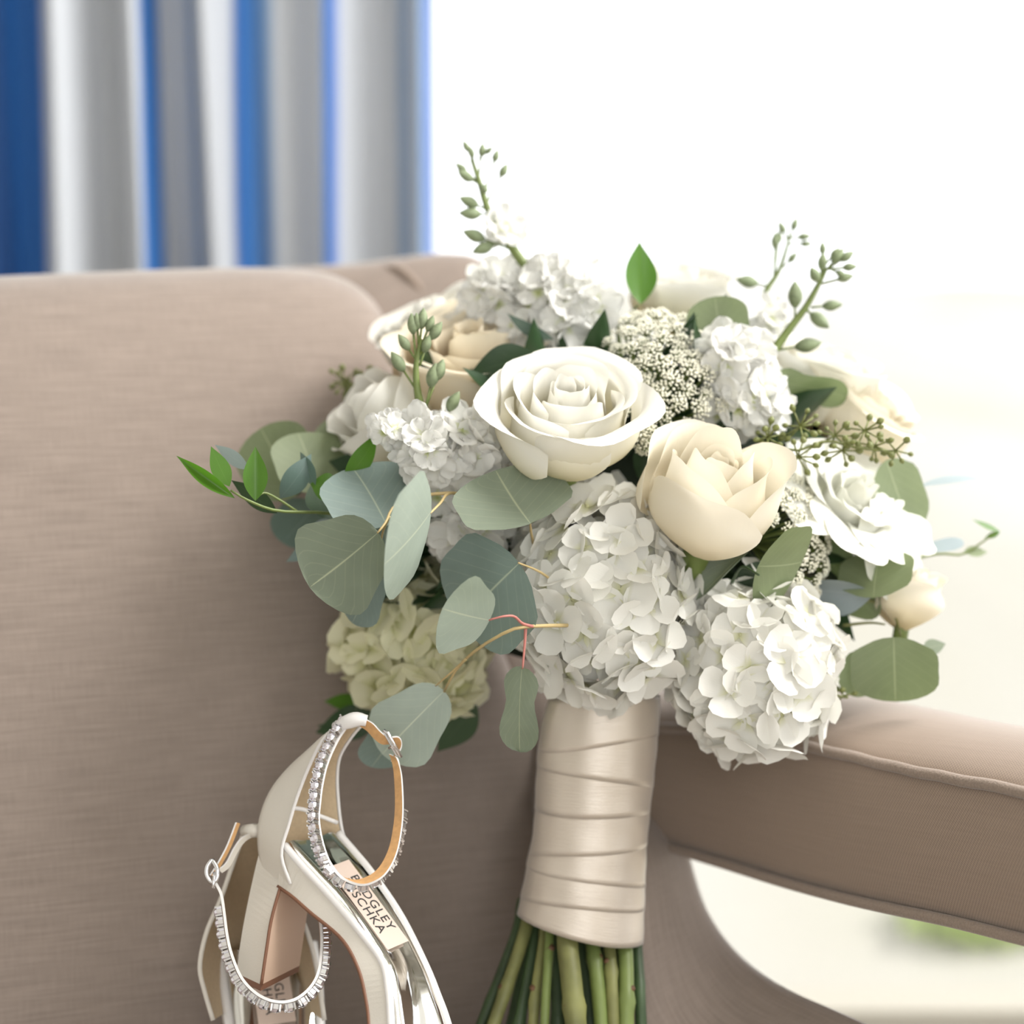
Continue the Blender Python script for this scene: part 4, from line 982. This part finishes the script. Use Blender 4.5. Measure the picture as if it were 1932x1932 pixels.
    # label
    i = 13; c = P[0][i] * .54 + P[1][i] * .46 + up[i] * .0018; xd = (P[0][i + 6] + P[1][i + 6] - P[0][i - 6] - P[1][i - 6]); 
    label_on(t, c + up[i] * .0008, xd, (P[1][i] - P[0][i]), .062, .0175, ('BADGLEY', 'MISCHKA'), .0086, .0072)
    # toe strap beyond the lower edge of the picture
    v1 = [W(*p) for p in cr([(724, 2120, 1.0), (740, 2070, .975), (800, 2050, .965), (870, 2075, .985), (895, 2130, 1.015)], 16)]
    band(v1, V(12, 60, .0, 1.0), 'toe_strap', [M['white_edge'], M['lining'], M['white_edge']], t)
front_shoe()
def rear_shoe():
    t = thing('shoe', W(520, 2330, 1.05), 'ivory ankle-strap heel behind, holding the other heel in its crystal strap loop', 'shoe', 'pair of crystal strap bridal heels')
    n = 40
    EL = [(418, 1800, 1.155), (422, 1860, 1.14), (432, 1932, 1.125), (446, 2040, 1.10), (462, 2120, 1.07), (500, 2195, 1.05)]
    ER = [(590, 1780, 1.165), (600, 1850, 1.15), (604, 1932, 1.135), (606, 2040, 1.11), (600, 2120, 1.08), (560, 2195, 1.055)]
    B1 = [(x - 6, y + 34, d + .012) for x, y, d in EL]; B2 = [(x + 6, y + 34, d + .012) for x, y, d in ER]
    P = [[W(*p) for p in cr(q, n)] for q in (EL, ER, B2, B1)]
    loft(P, 'sole', [M['leather'], M['nude']], t, mi_=[0, 0, 1, 0])
    up = [(-(P[1][i] - P[0][i]).cross(P[0][min(i + 1, n - 1)] - P[0][max(i - 1, 0)])).normalized() for i in range(n)]
    up = [u if u.dot(FWD) < 0 else -u for u in up]
    rows = [[P[0][i] + (P[1][i] - P[0][i]) * q + up[i] * (.0012 + h) for q, h in ((.07, 0), (.14, .0014), (.28, 0), (.5, -.0012), (.72, 0), (.86, .0014), (.93, 0))] for i in range(n)]
    loft([[r[k] for r in rows] for k in range(7)], 'insole', M['mirror'], t, closed=False, smooth=True)
    for k in (0, 1): tubes('rim', [([p + u * .001 for p, u in zip(P[k], up)], .0030)], M['white_edge'], t, 8)
    lev = [((402, 1925, 1.105), (505, 1880, 1.175), (612, 1925, 1.11)), ((386, 1870, 1.108), (500, 1820, 1.178), (603, 1862, 1.115)), ((377, 1822, 1.110), (495, 1770, 1.18), (594, 1810, 1.12)), ((390, 1758, 1.112), (490, 1710, 1.175), (577, 1752, 1.12)), ((415, 1700, 1.114), (482, 1660, 1.165), (552, 1700, 1.12)), ((440, 1628, 1.116), (478, 1610, 1.15), (520, 1632, 1.12)), ((460, 1572, 1.12), (477, 1566, 1.13), (494, 1572, 1.12))]
    rows = []
    A = [cr([l[q] for l in lev], 26) for q in range(3)]
    for i in range(26):
        N_, B_, F_ = (Vector(A[q][i]) for q in range(3))
        rows.append([W(*p) for p in cr([N_, N_ * .45 + B_ * .55 + Vector((-14, 0, .008)), B_, F_ * .45 + B_ * .55 + Vector((14, 0, .008)), F_], 15)])
    ob('heel_counter', me('heel_counter', [p + FWD * .0016 for r in rows for p in r], gridfaces(26, 15), M['leather']), t)
    ob('counter_lining', me('counter_lining', [p for r in rows for p in r], gridfaces(26, 15), M['lining']), t)
    for q in (0, -1): tubes('topline', [([r[q] for r in rows], .0016)], M['leather'], t, 6)
    tubes('strap_tab', [([W(*p) for p in ((462, 1569, 1.108), (476, 1567, 1.104), (492, 1567, 1.106))], .0042)], M['leather'], t, 12)
    ed = [(408, 1662), (420, 1687), (426, 1725), (431, 1763), (440, 1801), (458, 1843), (484, 1871), (512, 1885), (541, 1887), (566, 1877), (588, 1855), (600, 1827), (604, 1789), (603, 1751), (596, 1712), (575, 1660)]
    zz = [1.075, 1.070, 1.064, 1.058, 1.052, 1.046, 1.042, 1.040, 1.041, 1.045, 1.052, 1.060, 1.070, 1.080, 1.09, 1.11]
    ed = cr([W(x, y, z) for (x, y), z in zip(ed, zz)], 80); w = V(-2, 6, .0048, 1.05); cen = sum(ed, Vector()) / len(ed)
    st = band(ed, w, 'ankle_strap', [M['leather'], M['tan'], M['white_edge']], t, .0016, outsign=-1 if (ed[41] - ed[40]).cross(w).dot(ed[40] - cen) < 0 else 1)
    crystals(st, ed, w, cen, .10, .97, .0066, .0020)
    tl = [W(*p) for p in cr([(476, 1570, 1.105), (455, 1580, 1.095), (440, 1600, 1.09), (425, 1628, 1.085), (410, 1640, 1.08)], 20)]
    band(tl, V(5, 8, .003, 1.08), 'strap_tail', [M['leather'], M['tan'], M['white_edge']], t)
    t2 = [W(*p) for p in cr([(398, 1652, 1.075), (412, 1630, 1.078), (430, 1596, 1.082), (447, 1552, 1.088)], 14)]
    band(t2, V(5, 3, .003, 1.08), 'strap_tail', [M['leather'], M['tan'], M['white_edge']], t)
    bk = tubes('buckle', [([W(*p) for p in cr([(400, 1622, 1.074), (391, 1635, 1.073), (390, 1650, 1.072), (398, 1664, 1.071), (408, 1660, 1.071), (410, 1640, 1.072), (400, 1622, 1.074)], 26)], .0014)], M['crystal_metal'], t, 6)
    tubes('prong', [([W(405, 1645, 1.072), W(402, 1676, 1.068)], .0010)], M['crystal_metal'], bk, 6)
    i = 10; c = (P[0][i] + P[1][i]) / 2 + up[i] * .0026
    label_on(t, c + Vector((0, 0, .004)), (P[0][i + 5] - P[0][i - 5]), (P[1][i] - P[0][i]), .050, .0230, ('BADGLEY', 'MISCHKA'), .0080, .0075)
    v1 = [W(*p) for p in cr([(440, 2150, 1.075), (455, 2090, 1.05), (520, 2070, 1.045), (590, 2095, 1.06), (612, 2150, 1.085)], 16)]
    band(v1, V(0, 60, .0, 1.05), 'toe_strap', [M['white_edge'], M['lining'], M['white_edge']], t)
    # heel of this shoe, behind
    hb = [[W(x, y, d) for x, y, d in ((a, 1840, 1.15), (a + 4, 1950, 1.165), (a + 8, 2060, 1.175))] for a in (440, 570)]
    hb2 = [[p + FWD * .026 for p in q] for q in hb]
    loft([hb[0], hb[1], hb2[1], hb2[0]], 'heel', M['leather'], t)
rear_shoe()
